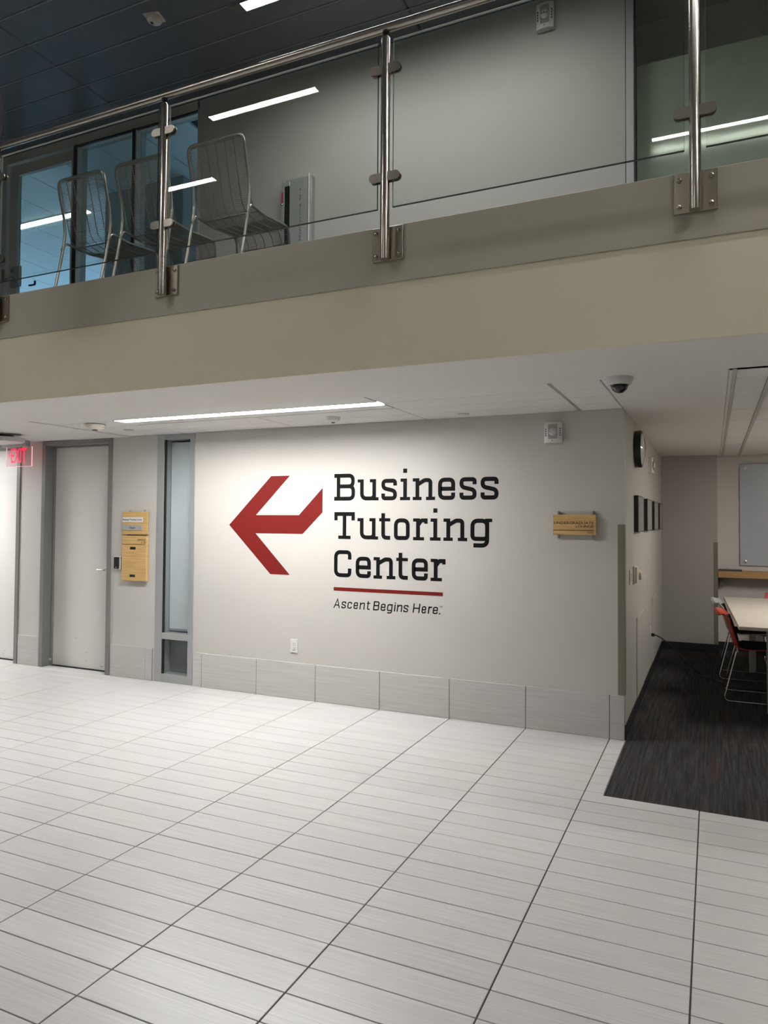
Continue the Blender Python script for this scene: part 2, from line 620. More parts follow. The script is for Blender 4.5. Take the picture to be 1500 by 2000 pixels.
# ------------------------------------------------------------------ structure: lower walls
ZC = 2.365        # lower ceiling
XW = 0.105        # corridor wall plane
def struct(name, m, mt, parent=None):
    o = m.build(name, mt, parent)
    if parent is None: o['kind'] = 'structure'
    return o
m = MB()
m.box(-3.775, XW, 0, .15, 0, ZC+.05)
m.box(-4.815, -4.235, 0, .15, 0, ZC+.05)
m.box(-6.135, -5.805, 0, .15, 0, ZC+.05)
m.box(-10, -7.30, 0, .15, 0, ZC+.05)
m.box(-10, XW, .0, .15, ZC+.02, ZC+.13)
m.box(-7.4, -4.7, .157, .17, 0, ZC+.05)
struct('wall_front', m, WALL)
struct('wall_corridor', MB().box(XW-.15, XW, .15, 3.95, 0, ZC+.05), WALLC)
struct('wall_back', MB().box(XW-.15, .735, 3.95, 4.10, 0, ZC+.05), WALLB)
struct('wall_whiteboard', MB().box(.735, 4, 4.21, 4.36, 0, ZC+.05).box(.60, .735, 4.10, 4.36, 0, ZC+.05), WALLW)
struct('wall_lounge_right', MB().box(3.6, 3.75, .2, 4.3, 0, ZC+.05), WALLW)

bs = root('baseboard_front', kind='structure')
MB().box(-3.765, XW-.0005, -.004, -.0004, .001, .3105).box(-4.80, -4.262, -.004, -.0004, .001, .309).box(-6.125, -5.805, -.004, -.0004, .001, .3105).build('grout_backing', GROUT, bs)
def base_tile(x0, x1, z1=.312):
    g = .0018
    MB().box(x0+g, x1-g, -.012, -.0005, .002, z1, .0012).build('tile', BASET, bs)
edges = [-3.765] + [k*W for k in range(-6, 1)] + [XW]
for a, b in zip(edges[:-1], edges[1:]): base_tile(a, b)
base_tile(-4.800, -4.345); base_tile(-4.345, -4.262, .310)
base_tile(-6.125, -5.805)
m = MB()
m.box(XW-.012, XW+.0, -.012, -.0005, .002, .312)
b2 = root('baseboard_corridor', kind='structure')
MB().box(XW, XW+.006, .002, 3.94, .0, .105, .002).build('rubber_strip', RUBBER, b2)
MB().box(XW+.006, .74, 3.942, 3.949, .0, .10, .002).build('rubber_strip', RUBBER, b2)
MB().box(.735, .742, 3.95, 4.20, .0, .10, .002).build('rubber_strip', RUBBER, b2)
MB().box(.742, 3.6, 4.202, 4.209, .0, .10, .002).build('rubber_strip', RUBBER, b2)

def corner_guard(name, label, x0, x1, y0, y1, z0, z1, x_face, y_face):
    m = MB()
    m.box(x0, x1, y_face-.003, y_face-.0003, z0, z1)
    m.box(x1-.0005, x1+.0025, y_face-.003, y1, z0, z1)
    o = m.build(name, GUARD)
    return tag(o, label, 'corner guard')
corner_guard('corner_guard', 'tall olive corner guard on the wall corner beside the lounge sign', .058, XW+.0005, 0, .05, .315, 1.535, 0, 0)
corner_guard('corner_guard', 'olive corner guard on the far wall corner beside the whiteboard', .690, .7355, 3.95, 4.0, .10, 1.318, 0, 3.95)

# white flush access panels outlined low on the corridor wall
ap = root('access_panel', 'large flush white access panel low on the corridor wall, nearer the corner', 'access panel')
MB().box(XW+.0004, XW+.007, .835, 1.43, .108, .762, .001).build('panel', WALLC, ap)
MB().box(XW+.007, XW+.010, .83, 1.435, .755, .767).build('top_edge', WHITE, ap)
ap = root('access_panel', 'flush white access panel low on the corridor wall, farther in behind the outlet', 'access panel')
MB().box(XW+.0004, XW+.007, 2.46, 2.92, .108, .768, .001).build('panel', WALLC, ap)
MB().box(XW+.007, XW+.010, 2.455, 2.925, .762, .773).build('top_edge', WHITE, ap)

# ------------------------------------------------------------------ doors and sidelight, lower level
def hollow_door(n, x0, x1, leaf0, leaf1, hinge_left=True, lever=None):
    """frame x0..x1 in the wall; leaf set back in the frame"""
    r = root('door_%d' % n, kind='structure')
    fw = .052
    f = MB()
    f.box(x0, x0+fw, -.012, .155, 0, ZC, .002)
    f.box(x1-fw, x1, -.012, .155, 0, ZC, .002)
    f.box(x0+fw, x1-fw, -.012, .155, ZC-.045, ZC, .002)
    f.box(x0+fw, x0+fw+.016, .085, .11, 0, ZC-.045)      # stops
    f.box(x1-fw-.016, x1-fw, .085, .11, 0, ZC-.045)
    f.box(x0+fw, x1-fw, .085, .11, ZC-.061, ZC-.045)
    f.build('frame', FRAME, r)
    MB().box(leaf0, leaf1, .112, .155, .008, ZC-.05, .0015).build('leaf', DOORM, r)
    MB().box(x0+fw, x1-fw, .10, .155, .0, .007).build('threshold', DARK, r)
    if lever:
        lx, lz = lever
        h = root('handle')
        h.parent = r
        MB().lathe([(.026, 0), (.027, -.006), (.024, -.010)], 20, (lx, .112, lz), 'y').cyl((lx, .105, lz), .010, -.05, 'y', 12).build('rosette', CHROME, h)
        MB().tube(fillet([(lx, .062, lz), (lx-.025, .055, lz), (lx-.098, .058, lz-.002)], .01), .0085, 10).build('lever', CHROME, h)
        MB().box(leaf1-.0005, leaf1+.003, .118, .15, lz-.06, lz+.06).build('strike', CHROME, h)
    return r
d1 = hollow_door(1, -5.805, -4.815, -5.752, -4.868, lever=(-4.968, 1.035))
MB().box(-5.752, -5.738, .078, .085, .055, .075).build('door_silencer', WHITE, d1)
d2 = hollow_door(2, -7.30, -6.135, -7.247, -6.188)

sl = root('window_1', kind='structure')          # narrow sidelight
m = MB()
m.box(-4.235, -4.150, -.006, .15, 0, ZC, .0015)
m.box(-3.835, -3.775, -.006, .15, 0, ZC, .0015)
m.box(-4.150, -3.835, -.004, .15, 2.318, ZC, .0015)
m.box(-4.150, -3.835, -.004, .15, .408, .468, .0015)
m.box(-4.150, -3.835, -.004, .15, 0, .078, .0015)
m.build('frame', ALU, sl)
g = MB()
for z0, z1 in ((.468, 2.318), (.078, .408)):
    g.box(-4.150, -4.134, .002, .02, z0, z1)
g.build('gasket', BLACK, sl)
MB().box(-4.150, -3.835, .020, .027, .468, 2.318).build('pane', GLASSW, sl)
MB().box(-4.150, -3.835, .020, .027, .078, .408).build('pane', GLASSW, sl)
# office behind the sidelight: shallow closed room
struct('wall_office', MB().box(-4.6, -3.3, .9, .95, 0, 2.4).box(-4.65, -4.6, .15, .95, 0, 2.4).box(-3.3, -3.25, .15, .95, 0, 2.4), mat('office_wall_paint', (.50, .53, .55), .6))
struct('ceiling_office', MB().box(-4.65, -3.25, .15, .95, 2.33, 2.36), SOFF)
struct('floor_office', MB().box(-4.65, -3.25, .15, .95, -.05, 0), mat('office_carpet', (.12, .12, .12), .9))
bl = root('roller_blind', 'pale frosted roller blind hanging behind the narrow sidelight window', 'blind')
MB().box(-4.146, -3.838, .095, .099, .50, 2.30).build('cloth', FROST, bl)
MB().box(-4.146, -3.838, .092, .102, .475, .50, .003).build('bottom_bar', ALU, bl)
tag(MB().box(-4.149, -3.836, .120, .130, .080, .406, .002).build('spandrel_panel', mat('spandrel_grey', (.22, .225, .225), .4)), 'dark grey panel behind the small lower pane of the sidelight', 'panel')

# ------------------------------------------------------------------ balcony slab, soffit, lower ceiling
YF = -1.90
m = MB()
m.box(-10, 5, YF, -1.888, ZC-.001, 3.05)
m.box(-10, 5, -1.888, -1.78, ZC+.045, 3.05)
m.box(-10, 5, -1.78, 0, ZC+.12, 3.05)
struct('balcony_slab', m, FASC)
struct('trim_2', MB().box(-10, 5, YF-.006, YF-.0002, 2.812, 3.117, .003).box(-10, 5, YF-.0002, -1.80, 3.05, 3.117, .002), FASC2)
struct('floor_upper', MB().box(-10, 5, -1.80, 0, 3.05, 3.10), mat('upper_carpet', (.12, .115, .11), .9))

YR = -1.140      # front edge of the tile recess
XL = -4.585
cl = root('ceiling', kind='structure')
m = MB()
m.box(-10, 5, -1.8878, YR, ZC, ZC+.04)
m.box(-10, XL, YR, -.62, ZC, ZC+.04)
m.box(-10, -6.4, -.62, 0, ZC, ZC+.04)
m.box(-5.33, XL, -.62, 0, ZC, ZC+.04)
m.box(XW, .765, YR, 4.30, ZC, ZC+.04)
m.box(.765, 5, YR, -1.185+.0, ZC, ZC+.04)
m.build('gypsum_board', SOFF, cl)
MB().box(-6.4, XW, YR, 0, ZC+.055, ZC+.06).box(.765, 5, -1.185, 4.3, ZC+.055, ZC+.06).build('plenum', DARK, cl)
ZT = ZC+.006
def ctile(x0, x1, y0, y1, g=.004, z=ZT):
    MB().box(x0+g, x1-g, y0+g, y1-g, z, z+.02, .004).build('ceiling_tile', ACT, cl)
FX0, FX1 = -3.875, -1.43             # linear fixture
ys = [YR, -.856, -.575, -.305, 0]
for a, b in ((XL, FX0), (FX1, -.205), (-.205, XW-.005)):
    g2 = .004
    for i in range(4):
        ctile(a+g2, b-g2, ys[i], ys[i+1], .0045)
for a, b in ((FX0, -2.652), (-2.652, FX1)):
    for y0, y1 in ((-.625, -.305), (-.305, 0)):
        ctile(a, b, y0, y1, .0045)
for a, b in ((-6.4, -5.87), (-5.87, -5.33)):
    ctile(a, b, -.62, -.33, .003); ctile(a, b, -.33, 0, .003)
m = MB()
for x in (FX1, -.205): m.box(x-.004, x+.004, YR, 0, ZT+.004, ZT+.02)
m.box(-2.656, -2.648, -.62, 0, ZT+.004, ZT+.02)
m.build('grid_bar', TBAR, cl)
# right-hand lounge ceiling grid
xs = [.795, .985, 1.595, 2.205, 2.815, 3.60]
yr = [-1.18, -.845, -.235, .365, .975, 1.585, 2.195, 2.805, 3.415, 4.205]
m = MB()
m.box(.765, .772, -1.18, 4.2, ZC-.001, ZC+.02)
m.box(.765, 3.6, -1.188, -1.172, ZC+.0005, ZC+.02)
m.box(.786, .806, -1.18, 4.2, ZC-.001, ZC+.02)
for x in xs[1:-1]: m.box(x-.012, x+.012, -1.18, 4.2, ZC+.000, ZC+.01)
m.build('grid_bar', TBAR, cl)
MB().box(.772, .786, -1.18, 4.2, ZC+.002, ZC+.01).build('edge_channel', SOFF, cl)
for i in range(len(xs)-1):
    for j in range(len(yr)-1):
        if i == 2 and j in (4, 5): continue
        ctile(xs[i]+.008, xs[i+1]-.008, yr[j], yr[j+1], .003, ZC+.008)

# linear fixture in the lower ceiling
lf = root('linear_light', 'long bright linear light recessed in the ceiling under the balcony', 'ceiling light')
m = MB()
m.box(FX0+.004, FX1-.004, YR+.004, -.915, ZT-.002, ZT+.02)
m.box(FX0+.004, FX1-.004, -.775, -.632, ZT-.002, ZT+.02)
m.build('housing', mat('fixture_white_enamel', (.74, .74, .73), .45), lf)
MB().box(FX0+.03, FX1-.01, -.905, -.785, ZT+.008, ZT+.018).build('lens', LENS_LOW, lf)
m = MB()
m.box(FX0+.004, FX1-.004, -.915, -.905, ZT-.004, ZT+.02)
m.box(FX0+.004, FX1-.004, -.785, -.775, ZT-.004, ZT+.02)
m.box(FX0+.004, FX1-.004, -.634, -.626, ZT-.004, ZT+.006)
m.build('lens_trim', TBAR, lf)
# second one, added out of view to brighten the left end
lf2 = root('linear_light', 'added unseen linear light under the balcony beyond the left doors', 'ceiling light')
MB().box(-9.0, -6.9, -.95, -.75, ZC-.02, ZC-.004).build('lens', LENS_LEFT_FILL, lf2)
MB().box(-9.02, -6.88, -.97, -.73, ZC-.012, ZC).build('housing', WHITE, lf2)
# lounge troffer (outside the frame to the right)
lt = root('troffer_light', 'square ceiling light over the lounge table', 'ceiling light')
MB().box(1.61, 2.19, .985, 2.185, ZC+.004, ZC+.012).build('lens', LENS_LOUNGE, lt)
m = MB()
m.box(1.603, 1.61, .98, 2.19, ZC-.001, ZC+.02).box(2.19, 2.197, .98, 2.19, ZC-.001, ZC+.02)
m.build('trim', WHITE, lt)

# ------------------------------------------------------------------ upper level shell
ZU = 5.56
struct('wall_upper', MB().box(-3.775, .121, 0, .15, 3.10, ZU), mat('upper_wall_paint', (.46, .45, .42), .55, var=.015, scale=1.5))
cu = root('ceiling_upper', kind='structure')
MB().box(-10, 5, -9.6, .2, ZU+.03, ZU+.06).build('deck', DARK, cu)
px = [-10, -7.745, -4.615, -1.48, 1.655, 4.79]
py = [0, -.302, -.598, -.893, -1.190, -1.487, -1.785, -2.08]
pk = {}
for i in range(len(px)-1):
    for j in range(len(py)-1):
        g = .0022
        MB().box(px[i]+g*.8, px[i+1]-g*.8, py[j+1]+g, py[j]-g, ZU, ZU+.025, .011).build('ceiling_plank', PLANK, cu)
JS = mat('ceiling_joint_glint', (.24, .25, .265), .35)  # light caught on the plank chamfers, painted as paler strips
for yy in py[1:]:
    MB().box(-10, 4.79, yy-.0075, yy+.0075, ZU-.0012, ZU+.004, .0005).build('joint_glint', JS, cu)
MB().box(-10, 5, -9.6, -2.085, ZU, ZU+.025).build('plank_field', PLANK, cu)

def strip_light(x0, x1, y0, y1, label, mtl, cap=.095):
    o = root('strip_light', label, 'ceiling light')
    m = MB()
    m.box(x0-cap, x0-.002, y0, y1, ZU-.012, ZU-.001, .002)
    m.box(x0-.002, x1+.002, y0-.006, y0, ZU-.014, ZU-.001)
    m.box(x0-.002, x1+.002, y1, y1+.006, ZU-.014, ZU-.001)
    m.box(x1+.002, x1+cap, y0, y1, ZU-.012, ZU-.001, .002)
    m.build('housing', mat('fixture_grey', (.16, .16, .155), .4), o)
    MB().box(x0, x1, y0, y1, ZU-.009, ZU-.003).build('lens', mtl, o)
    return o
strip_light(-2.645, -.20, -.893, -.805, 'bright strip light on the dark upper ceiling above the railing', LENS_WALK)
strip_light(-3.88, -2.66, -4.235, -4.155, 'strip light on the atrium ceiling, in the middle row', LENS_ATR)
strip_light(-5.80, -4.65, -5.245, -5.155, 'strip light on the atrium ceiling, in the left rear row', LENS_ATR)
strip_light(.125, 2.4, -2.43, -2.355, 'strip light on the atrium ceiling, just in front of the railing at right', emit('lens_atrium_front', (1.0, .985, .955), 92.0, .6))
strip_light(2.1, 4.2, -4.30, -4.20, 'added unseen fill strip light on the atrium ceiling, at far right', LENS_ATR)  # extra fixture out of view, added as fill for the atrium
strip_light(-2.0, .2, -7.60, -7.50, 'added unseen fill strip light on the atrium ceiling, rear row centre', LENS_REAR_FILL)  # rear row added unseen behind the camera to light the foreground floor
strip_light(-7.2, -5.0, -7.60, -7.50, 'added unseen fill strip light on the atrium ceiling, rear row left', LENS_REAR_FILL)

# atrium enclosure behind the camera
struct('wall_rear', MB().box(-10, 5, -9.75, -9.6, 0, ZU), ATRW)
m = MB()
m.box(-10.15, -10, -9.6, -2.2, 0, ZU)
m.box(-10.15, -10, -2.2, 0, 0, ZU)
struct('wall_left', m, ATRW)
struct('wall_right', MB().box(5, 5.15, -9.6, 4.36, 0, ZU), ATRW)

# storefront room upstairs, open to the evening sky at its far end
struct('ceiling_room', MB().box(-12, -3.72, .15, 8, 5.53, 5.56), DARK)
rc = root('ceiling_room_grid', kind='structure')
x = -12.0
tx = [-12+.61*i for i in range(14)]
ty = [.16+1.22*i for i in range(7)]
for i in range(13):
    for j in range(6):
        MB().box(tx[i]+.006, tx[i+1]-.006, ty[j]+.006, ty[j+1]-.006, 5.505, 5.525, .004).build('ceiling_tile', ACT, rc)
MB().box(-12, -4.07, .16, 7.5, 5.526, 5.529).build('grid_bar', TBAR, rc)
struct('wall_room', MB().box(-12.1, -12, .15, 8, 3.1, 5.56).box(-3.72, -3.6, .15, 8, 3.1, 5.56), mat('room_paint', (.6, .6, .6), .6))
struct('floor_room', MB().box(-12, -3.6, .0, 8, 3.0, 3.1), mat('room_carpet', (.2, .2, .2), .9))
pt = root('column', 'grey boxed column inside the glazed room behind the wire chairs', 'column')
MB().box(-6.06, -4.86, 1.0, 1.35, 3.1, 5.50, .004).build('shaft', mat('column_paint', (.36, .33, .30), .6), pt)
MB().box(-6.075, -4.845, .985, 1.365, 3.1, 3.2, .003).build('plinth', RUBBER, pt)
rl = root('strip_light', 'strip light on the ceiling inside the glazed upstairs room', 'ceiling light')
MB().box(-8.6, -6.62, 1.20, 1.29, 5.488, 5.498).build('lens', LENS_ROOM, rl)
MB().box(-8.62, -6.60, 1.19, 1.30, 5.494, 5.506).build('housing', WHITE, rl)

# storefront glazing upstairs
sf = root('window_2', kind='structure')
m = MB()
m.box(-10, -3.775, -.004, .13, 5.468, ZU, .002)           # head
m.box(-3.80, -3.772, -.004, .13, 3.1, ZU, .002)
m.box(-5.436, -5.384, .0, .13, 3.1, 5.468, .001)
m.box(-4.622, -4.572, .0, .13, 3.1, 5.468, .001)
m.box(-6.545, -6.455, -.004, .13, 3.1, 5.468, .002)
m.box(-10, -3.78, -.004, .13, 3.1, 3.17, .002)
m.build('frame', mat('storefront_metal', (.50, .49, .44), .42, metal=.0), sf)
m = MB()
m.box(-5.436, -5.384, -.006, -.0005, 3.1, 5.468)
m.box(-4.622, -4.585, -.006, -.0005, 3.1, 5.468)
m.box(-5.384, -3.80, -.003, .02, 5.450, 5.467)
m.build('gasket', BLACK, sf)
for a, b in ((-5.384, -4.622), (-4.572, -3.80), (-8.6, -6.545)):
    MB().box(a, b, .06, .066, 3.17, 5.45).build('pane', GLASSB, sf)
ds = root('door_3', kind='structure')
m = MB()
m.box(-6.43, -6.30, .02, .065, 3.12, 5.455, .002)
m.box(-5.492, -5.44, .02, .065, 3.12, 5.455, .002)
m.box(-6.30, -5.492, .02, .065, 5.335, 5.455, .002)
m.box(-6.30, -5.492, .02, .065, 3.12, 3.30, .002)
m.build('leaf_frame', mat('storefront_door_metal', (.54, .53, .475), .42, metal=.0), ds)
MB().box(-6.30, -5.492, .04, .046, 3.30, 5.335).build('pane', GLASSB, ds)
hd = root('handle'); hd.parent = ds
MB().box(-6.36, -6.215, -.015, .02, 4.085, 4.31, .004).build('lock_plate', ALU, hd)
MB().cyl((-6.305, -.015, 4.255), .020, -.02, 'y', 16).build('cylinder', CHROME, hd)
MB().cyl((-6.285, -.015, 4.16), .024, -.03, 'y', 16).tube(fillet([(-6.285, -.045, 4.16), (-6.285, -.06, 4.16), (-6.37, -.06, 4.155)], .01), .011).build('lever', CHROME, hd)
MB().tube(fillet([(-6.20, .10, 4.12), (-6.11, .10, 4.12), (-6.11, .10, 4.16)], .01), .011).build('inner_lever', BLACK, hd)
MB().box(-6.495, -6.46, -.016, -.003, 4.17, 4.30, .003).build('strike_box', GUARD, ds)

# right-hand window upstairs
w3 = root('window_3', kind='structure')
m = MB()
m.box(.123, .178, -.006, .14, 3.1, ZU, .002)
m.box(.19, 5, -.006, .14, 5.50, ZU, .002)
m.box(.19, 5, -.006, .14, 3.1, 3.15, .002)
m.build('frame', mat('window_frame_pale', (.45, .46, .46), .4, metal=.2), w3)
MB().box(.1185, .1225, -.004, .0, 3.1, ZU).box(.178, .1885, -.003, .03, 3.1, ZU).build('gasket', BLACK, w3)
MB().box(.19, 4.9, .012, .018, 3.15, 5.50).build('pane', GLASSU, w3)
struct('wall_window_room', MB().box(.125, 5, .55, .60, 3.1, 5.56).box(.075, .125, .15, 1.25, 3.1, 5.56).box(.125, 5, .15, 1.2, 3.05, 3.1).box(.075, 5, .15, 1.25, 5.53, 5.56), mat('dim_room_paint', (.80, .80, .75), .7))
fb = root('privacy_board', 'wide grey green glossy privacy board standing behind the upper right window', 'board')
MB().box(.186, 4.6, .132, .147, 3.10, 4.936, .002).build('board', FILM, fb)
MB().box(.186, 4.6, .131, .148, 4.936, 4.942).build('top_rail', ALU, fb)

# ------------------------------------------------------------------ balcony railing
YP = -1.952
rail = root('balcony_railing', 'long stainless steel and glass railing along the balcony edge', 'railing')
MB().tube([(-9, YP, 4.158), (5, YP, 4.158)], .022, 20).build('handrail', STEEL, rail)
posts = [-3.895, -2.39, -.884, .622, 2.128]
post_me = {}
def make_post(x):
    p = MB().lathe([(.0248, 2.922), (.0248, 4.098), (.010, 4.118), (.010, 4.138)], 24, (0, 0, 0)).build('post', STEEL, rail, (x, YP, 0))
    if 'plate' not in post_me:
        mm = MB().box(-.0895, .0895, -.006, .006, 2.928, 3.108, .0015)
        post_me['plate'] = mm.mesh('base_plate', STEELP)
        bm_ = MB()
        bm_.lathe([(.011, 0), (.011, -.006), (.007, -.009)], 10, (0, 0, 0), 'y')
        post_me['bolt'] = bm_.mesh('bolt', STEEL)
        mm = MB()
        R = .0235
        # rounded lug, flat against the glass, one each side of the post
        for s in (-1, 1):
            pts = []
            for k in range(9):
                a = -PI/2+PI*k/8
                pts.append((s*(.0885-R+R*math.cos(a)), R*math.sin(a)))
            pts = [(s*.012, -R)]+pts+[(s*.012, R)]
            mm.prism(pts, 'y', -.016, -.0075)
            mm.prism(pts, 'y', .0075, .016)
        post_me['clamp'] = mm.mesh('glass_clamp', mat('clamp_steel', (.46, .42, .36), .28, metal=1.0))
        post_me['cap'] = MB().lathe([(.018, 4.128), (.020, 4.135), (.020, 4.139)], 16).mesh('saddle', BLACK)
    yo = YF-.0125-YP
    link('base_plate', post_me['plate'], p, (0, yo, 0))
    for bx in (-.066, .066):
        for bz in (2.955, 3.078):
            link('bolt', post_me['bolt'], p, (bx, yo-.006, bz))
    for z in (3.933, 3.356):
        link('glass_clamp', post_me['clamp'], p, (0, 0, z))
    link('saddle', post_me['cap'], p)
for x in posts: make_post(x)
GE = mat('glass_green_edge', (.22, .25, .235), .35)
GED = mat('glass_dark_edge', (.02, .035, .035), .25)
for i in range(len(posts)-1):
    a, b = posts[i]+.045, posts[i+1]-.043
    gp = MB().box(a, b, YP-.006, YP+.006, 3.192, 4.083).build('glass_panel', GLASS, rail)
    MB().box(a, b, YP-.0062, YP+.0062, 4.082, 4.0845).build('top_edge', mat('glass_top_edge', (.62, .64, .60), .3), gp)
    MB().box(a, b, YP-.0062, YP+.0062, 3.1905, 3.193).box(b-.0008, b, YP-.0062, YP+.0062, 3.192, 4.083).build('edge', GED, gp)
    MB().box(a, a+.0008, YP-.0062, YP+.0062, 3.192, 4.083).build('side_edge', GE, gp)

# ------------------------------------------------------------------ lettering helpers
def stroke(m, pts, t, y0, y1, r=None, closed=False, n=6):
    """flat band of width t along a 2-D path (x, z), corners rounded with radius r, extruded from y0 to y1"""
    P = [Vector((p[0], p[1], 0)) for p in pts]
    if r is None: r = t*.62
    if closed:
        mid = (P[0]+P[1])/2
        P = [mid]+P[1:]+[P[0], mid]
    Q = P if (not isinstance(r, dict) and r <= 0) else fillet(P, r, n)
    L, Rr = [], []
    k = len(Q)
    for i in range(k):
        d1 = (Q[i]-Q[i-1]).normalized() if i > 0 else None
        d2 = (Q[i+1]-Q[i]).normalized() if i < k-1 else None
        if d1 is None: d1 = d2
        if d2 is None: d2 = d1
        n1, n2 = Vector((-d1.y, d1.x, 0)), Vector((-d2.y, d2.x, 0))
        nn = (n1+n2)
        nn = nn.normalized() if nn.length > 1e-6 else n1
        s_ = min(1/max(nn.dot(n1), .3), 2.0)
        L.append(Q[i]+nn*t/2*s_)
        Rr.append(Q[i]-nn*t/2*s_)
    vs = [(p.x, y0, p.y) for p in L]+[(p.x, y0, p.y) for p in Rr]+[(p.x, y1, p.y) for p in L]+[(p.x, y1, p.y) for p in Rr]
    fs = []
    for i in range(k-1):
        fs += [(i, i+1, k+i+1, k+i), (2*k+i, 3*k+i, 3*k+i+1, 2*k+i+1), (i, 2*k+i, 2*k+i+1, i+1), (k+i, k+i+1, 3*k+i+1, 3*k+i)]
    fs += [(0, k, 3*k, 2*k), (k-1, 3*k-1, 4*k-1, 2*k-1)]
    m.add(vs, fs)

def glyph(ch, w, H, xh, t, slab=True, y0=-.0006, y1=-.0002, desc=.048):
    """one letter on its baseline at the origin, w wide"""
    m = MB()
    lift = [0.0]
    def nxt():                        # every stroke a hair prouder than the last, so overlaps stay clean
        lift[0] += .00006
        return y0-lift[0]
    S = lambda pts, r=None, closed=False: stroke(m, pts, t, nxt(), y1, r, closed)
    def bar(x0, x1, z0, z1): m.box(x0, x1, nxt(), y1, z0, z1)
    h = t/2
    e = t*.72 if slab else 0          # serif reach
    R = t*1.25
    if ch == 'B':
        bar(e, e+t, 0, H)
        S([(0, H-h), (w-h-t*.1, H-h), (w-h-t*.1, H*.53), (e+h, H*.53)], R)
        S([(0, h), (w-h, h), (w-h, H*.53), (e+h, H*.53)], R)
    elif ch == 'T':
        bar(0, w, H-t, H)
        bar(0, t*.95, H-.31*H, H-t); bar(w-t*.95, w, H-.31*H, H-t)
        c = w/2
        bar(c-h, c+h, 0, H)
        bar(w*.2, w*.8, 0, t*.86)
    elif ch == 'C':
        S([(w-h, H*.66), (w-h, H-h), (h, H-h), (h, h), (w-h, h), (w-h, H*.33)], R*1.1)
    elif ch == 'u':
        bar(0, e+t, xh-t*.8, xh)
        S([(e+h, xh), (e+h, h), (w-e-h, h*1.0), (w-e-h, xh*.5)], R*1.1)
        bar(w-e-t, w-e, 0, xh)
        bar(w-2*e-t, w-e, xh-t*.8, xh)
        bar(w-e, w, 0, t*.8)
    elif ch == 's':
        S([(w-h, xh*.68), (w-h, xh-h), (h, xh-h), (h, xh*.57), (w-h, xh*.43), (w-h, h), (h, h), (h, xh*.32)], R)
    elif ch == 'i':
        c = w/2
        bar(c-h, c+h, 0, xh)
        if slab:
            bar(c-h-e, c, xh-t*.8, xh); bar(0, w, 0, t*.8)
        bar(c-h*1.05, c+h*1.05, H+t*.2-t*.35 if slab else H-t, H+t*.2+t*.7 if slab else H)
    elif ch == 'n':
        bar(e, e+t, 0, xh)
        S([(e+h, xh*.70), (w-e-h-(w-2*e-t)*.45, xh-h), (w-e-h, xh-h), (w-e-h, 0)], R)
        if slab:
            bar(0, e, xh-t*.8, xh); bar(0, 2*e+t*.9, 0, t*.8); bar(w-2*e-t*.9, w, 0, t*.8)
    elif ch == 'e':
        S([(t*.6, xh*.5), (w-h, xh*.5), (w-h, xh-h), (h, xh-h), (h, h), (w-h, h), (w-h, xh*.33)], {2: R, 3: R, 4: R, 5: R})
    elif ch == 't':
        c = w*.36
        S([(c, H*.96), (c, h), (w, h)], R*1.1)
        bar(0, w, xh-t*.8, xh)
    elif ch == 'o':
        S([(h, h), (w-h, h), (w-h, xh-h), (h, xh-h)], R*1.1, True)
    elif ch == 'r':
        c = w*.34 if slab else h
        bar(c-h, c+h, 0, xh)
        S([(c, xh*.68), (c+(w-c)*.35, xh-h), (w, xh-h)], R*.5)
        if slab:
            bar(w-t*.85, w, xh-1.05*t-h*.5, xh-h); bar(0, c, xh-t*.8, xh); bar(0, w*.76, 0, t*.8)
    elif ch == 'g':
        q = w-e
        S([(h, h*1.2), (q-h, h*1.2), (q-h, xh-h), (h, xh-h)], R*1.1, True)
        S([(q-h, xh), (q-h, -desc+h), (w*.14, -desc+h)], R*1.1)
        bar(q-t, w, xh-t*.8, xh)
    elif ch == 'A':
        S([(h*.6, 0), (w/2, H), (w-h*.6, 0)], 0)
        bar(w*.22, w*.78, H*.26, H*.26+t)
    elif ch == 'c':
        S([(w-h, xh*.66), (w-h, xh-h), (h, xh-h), (h, h), (w-h, h), (w-h, xh*.34)], R*1.1)
    elif ch == 'H':
        bar(0, t, 0, H); bar(w-t, w, 0, H); bar(t, w-t, H*.5-h, H*.5+h)
    elif ch == '.':
        bar(0, w, 0, w)
    elif ch == 'M':
        S([(h, 0), (h, H), (w/2, H*.3), (w-h, H), (w-h, 0)], 0)
    return m

ws = root('wall_lettering', 'large black slab lettering Business Tutoring Center on the front wall', 'lettering')
LINES = [
 (1.7195, [('B', -2.276, -2.076), ('u', -2.052, -1.855), ('s', -1.83, -1.688), ('i', -1.66, -1.57), ('n', -1.547, -1.352), ('e', -1.327, -1.182), ('s', -1.146, -1.004), ('s', -.972, -.827)]),
 (1.394, [('T', -2.273, -2.076), ('u', -2.051, -1.857), ('t', -1.848, -1.746), ('o', -1.713, -1.572), ('r', -1.542, -1.415), ('i', -1.395, -1.303), ('n', -1.279, -1.08), ('g', -1.054, -.877)]),
 (1.071, [('C', -2.272, -2.105), ('e', -2.064, -1.922), ('n', -1.897, -1.697), ('t', -1.69, -1.586), ('e', -1.552, -1.411), ('r', -1.387, -1.26)])]
for zb, ls in LINES:
    for ch, a, b in ls:
        glyph(ch, b-a, .2285, .178, .0335).build('letter', BLACKV, ws, (a, 0, zb))
sg = root('slogan_lettering', 'small slanted black slogan Ascent Begins Here under the red line', 'lettering')
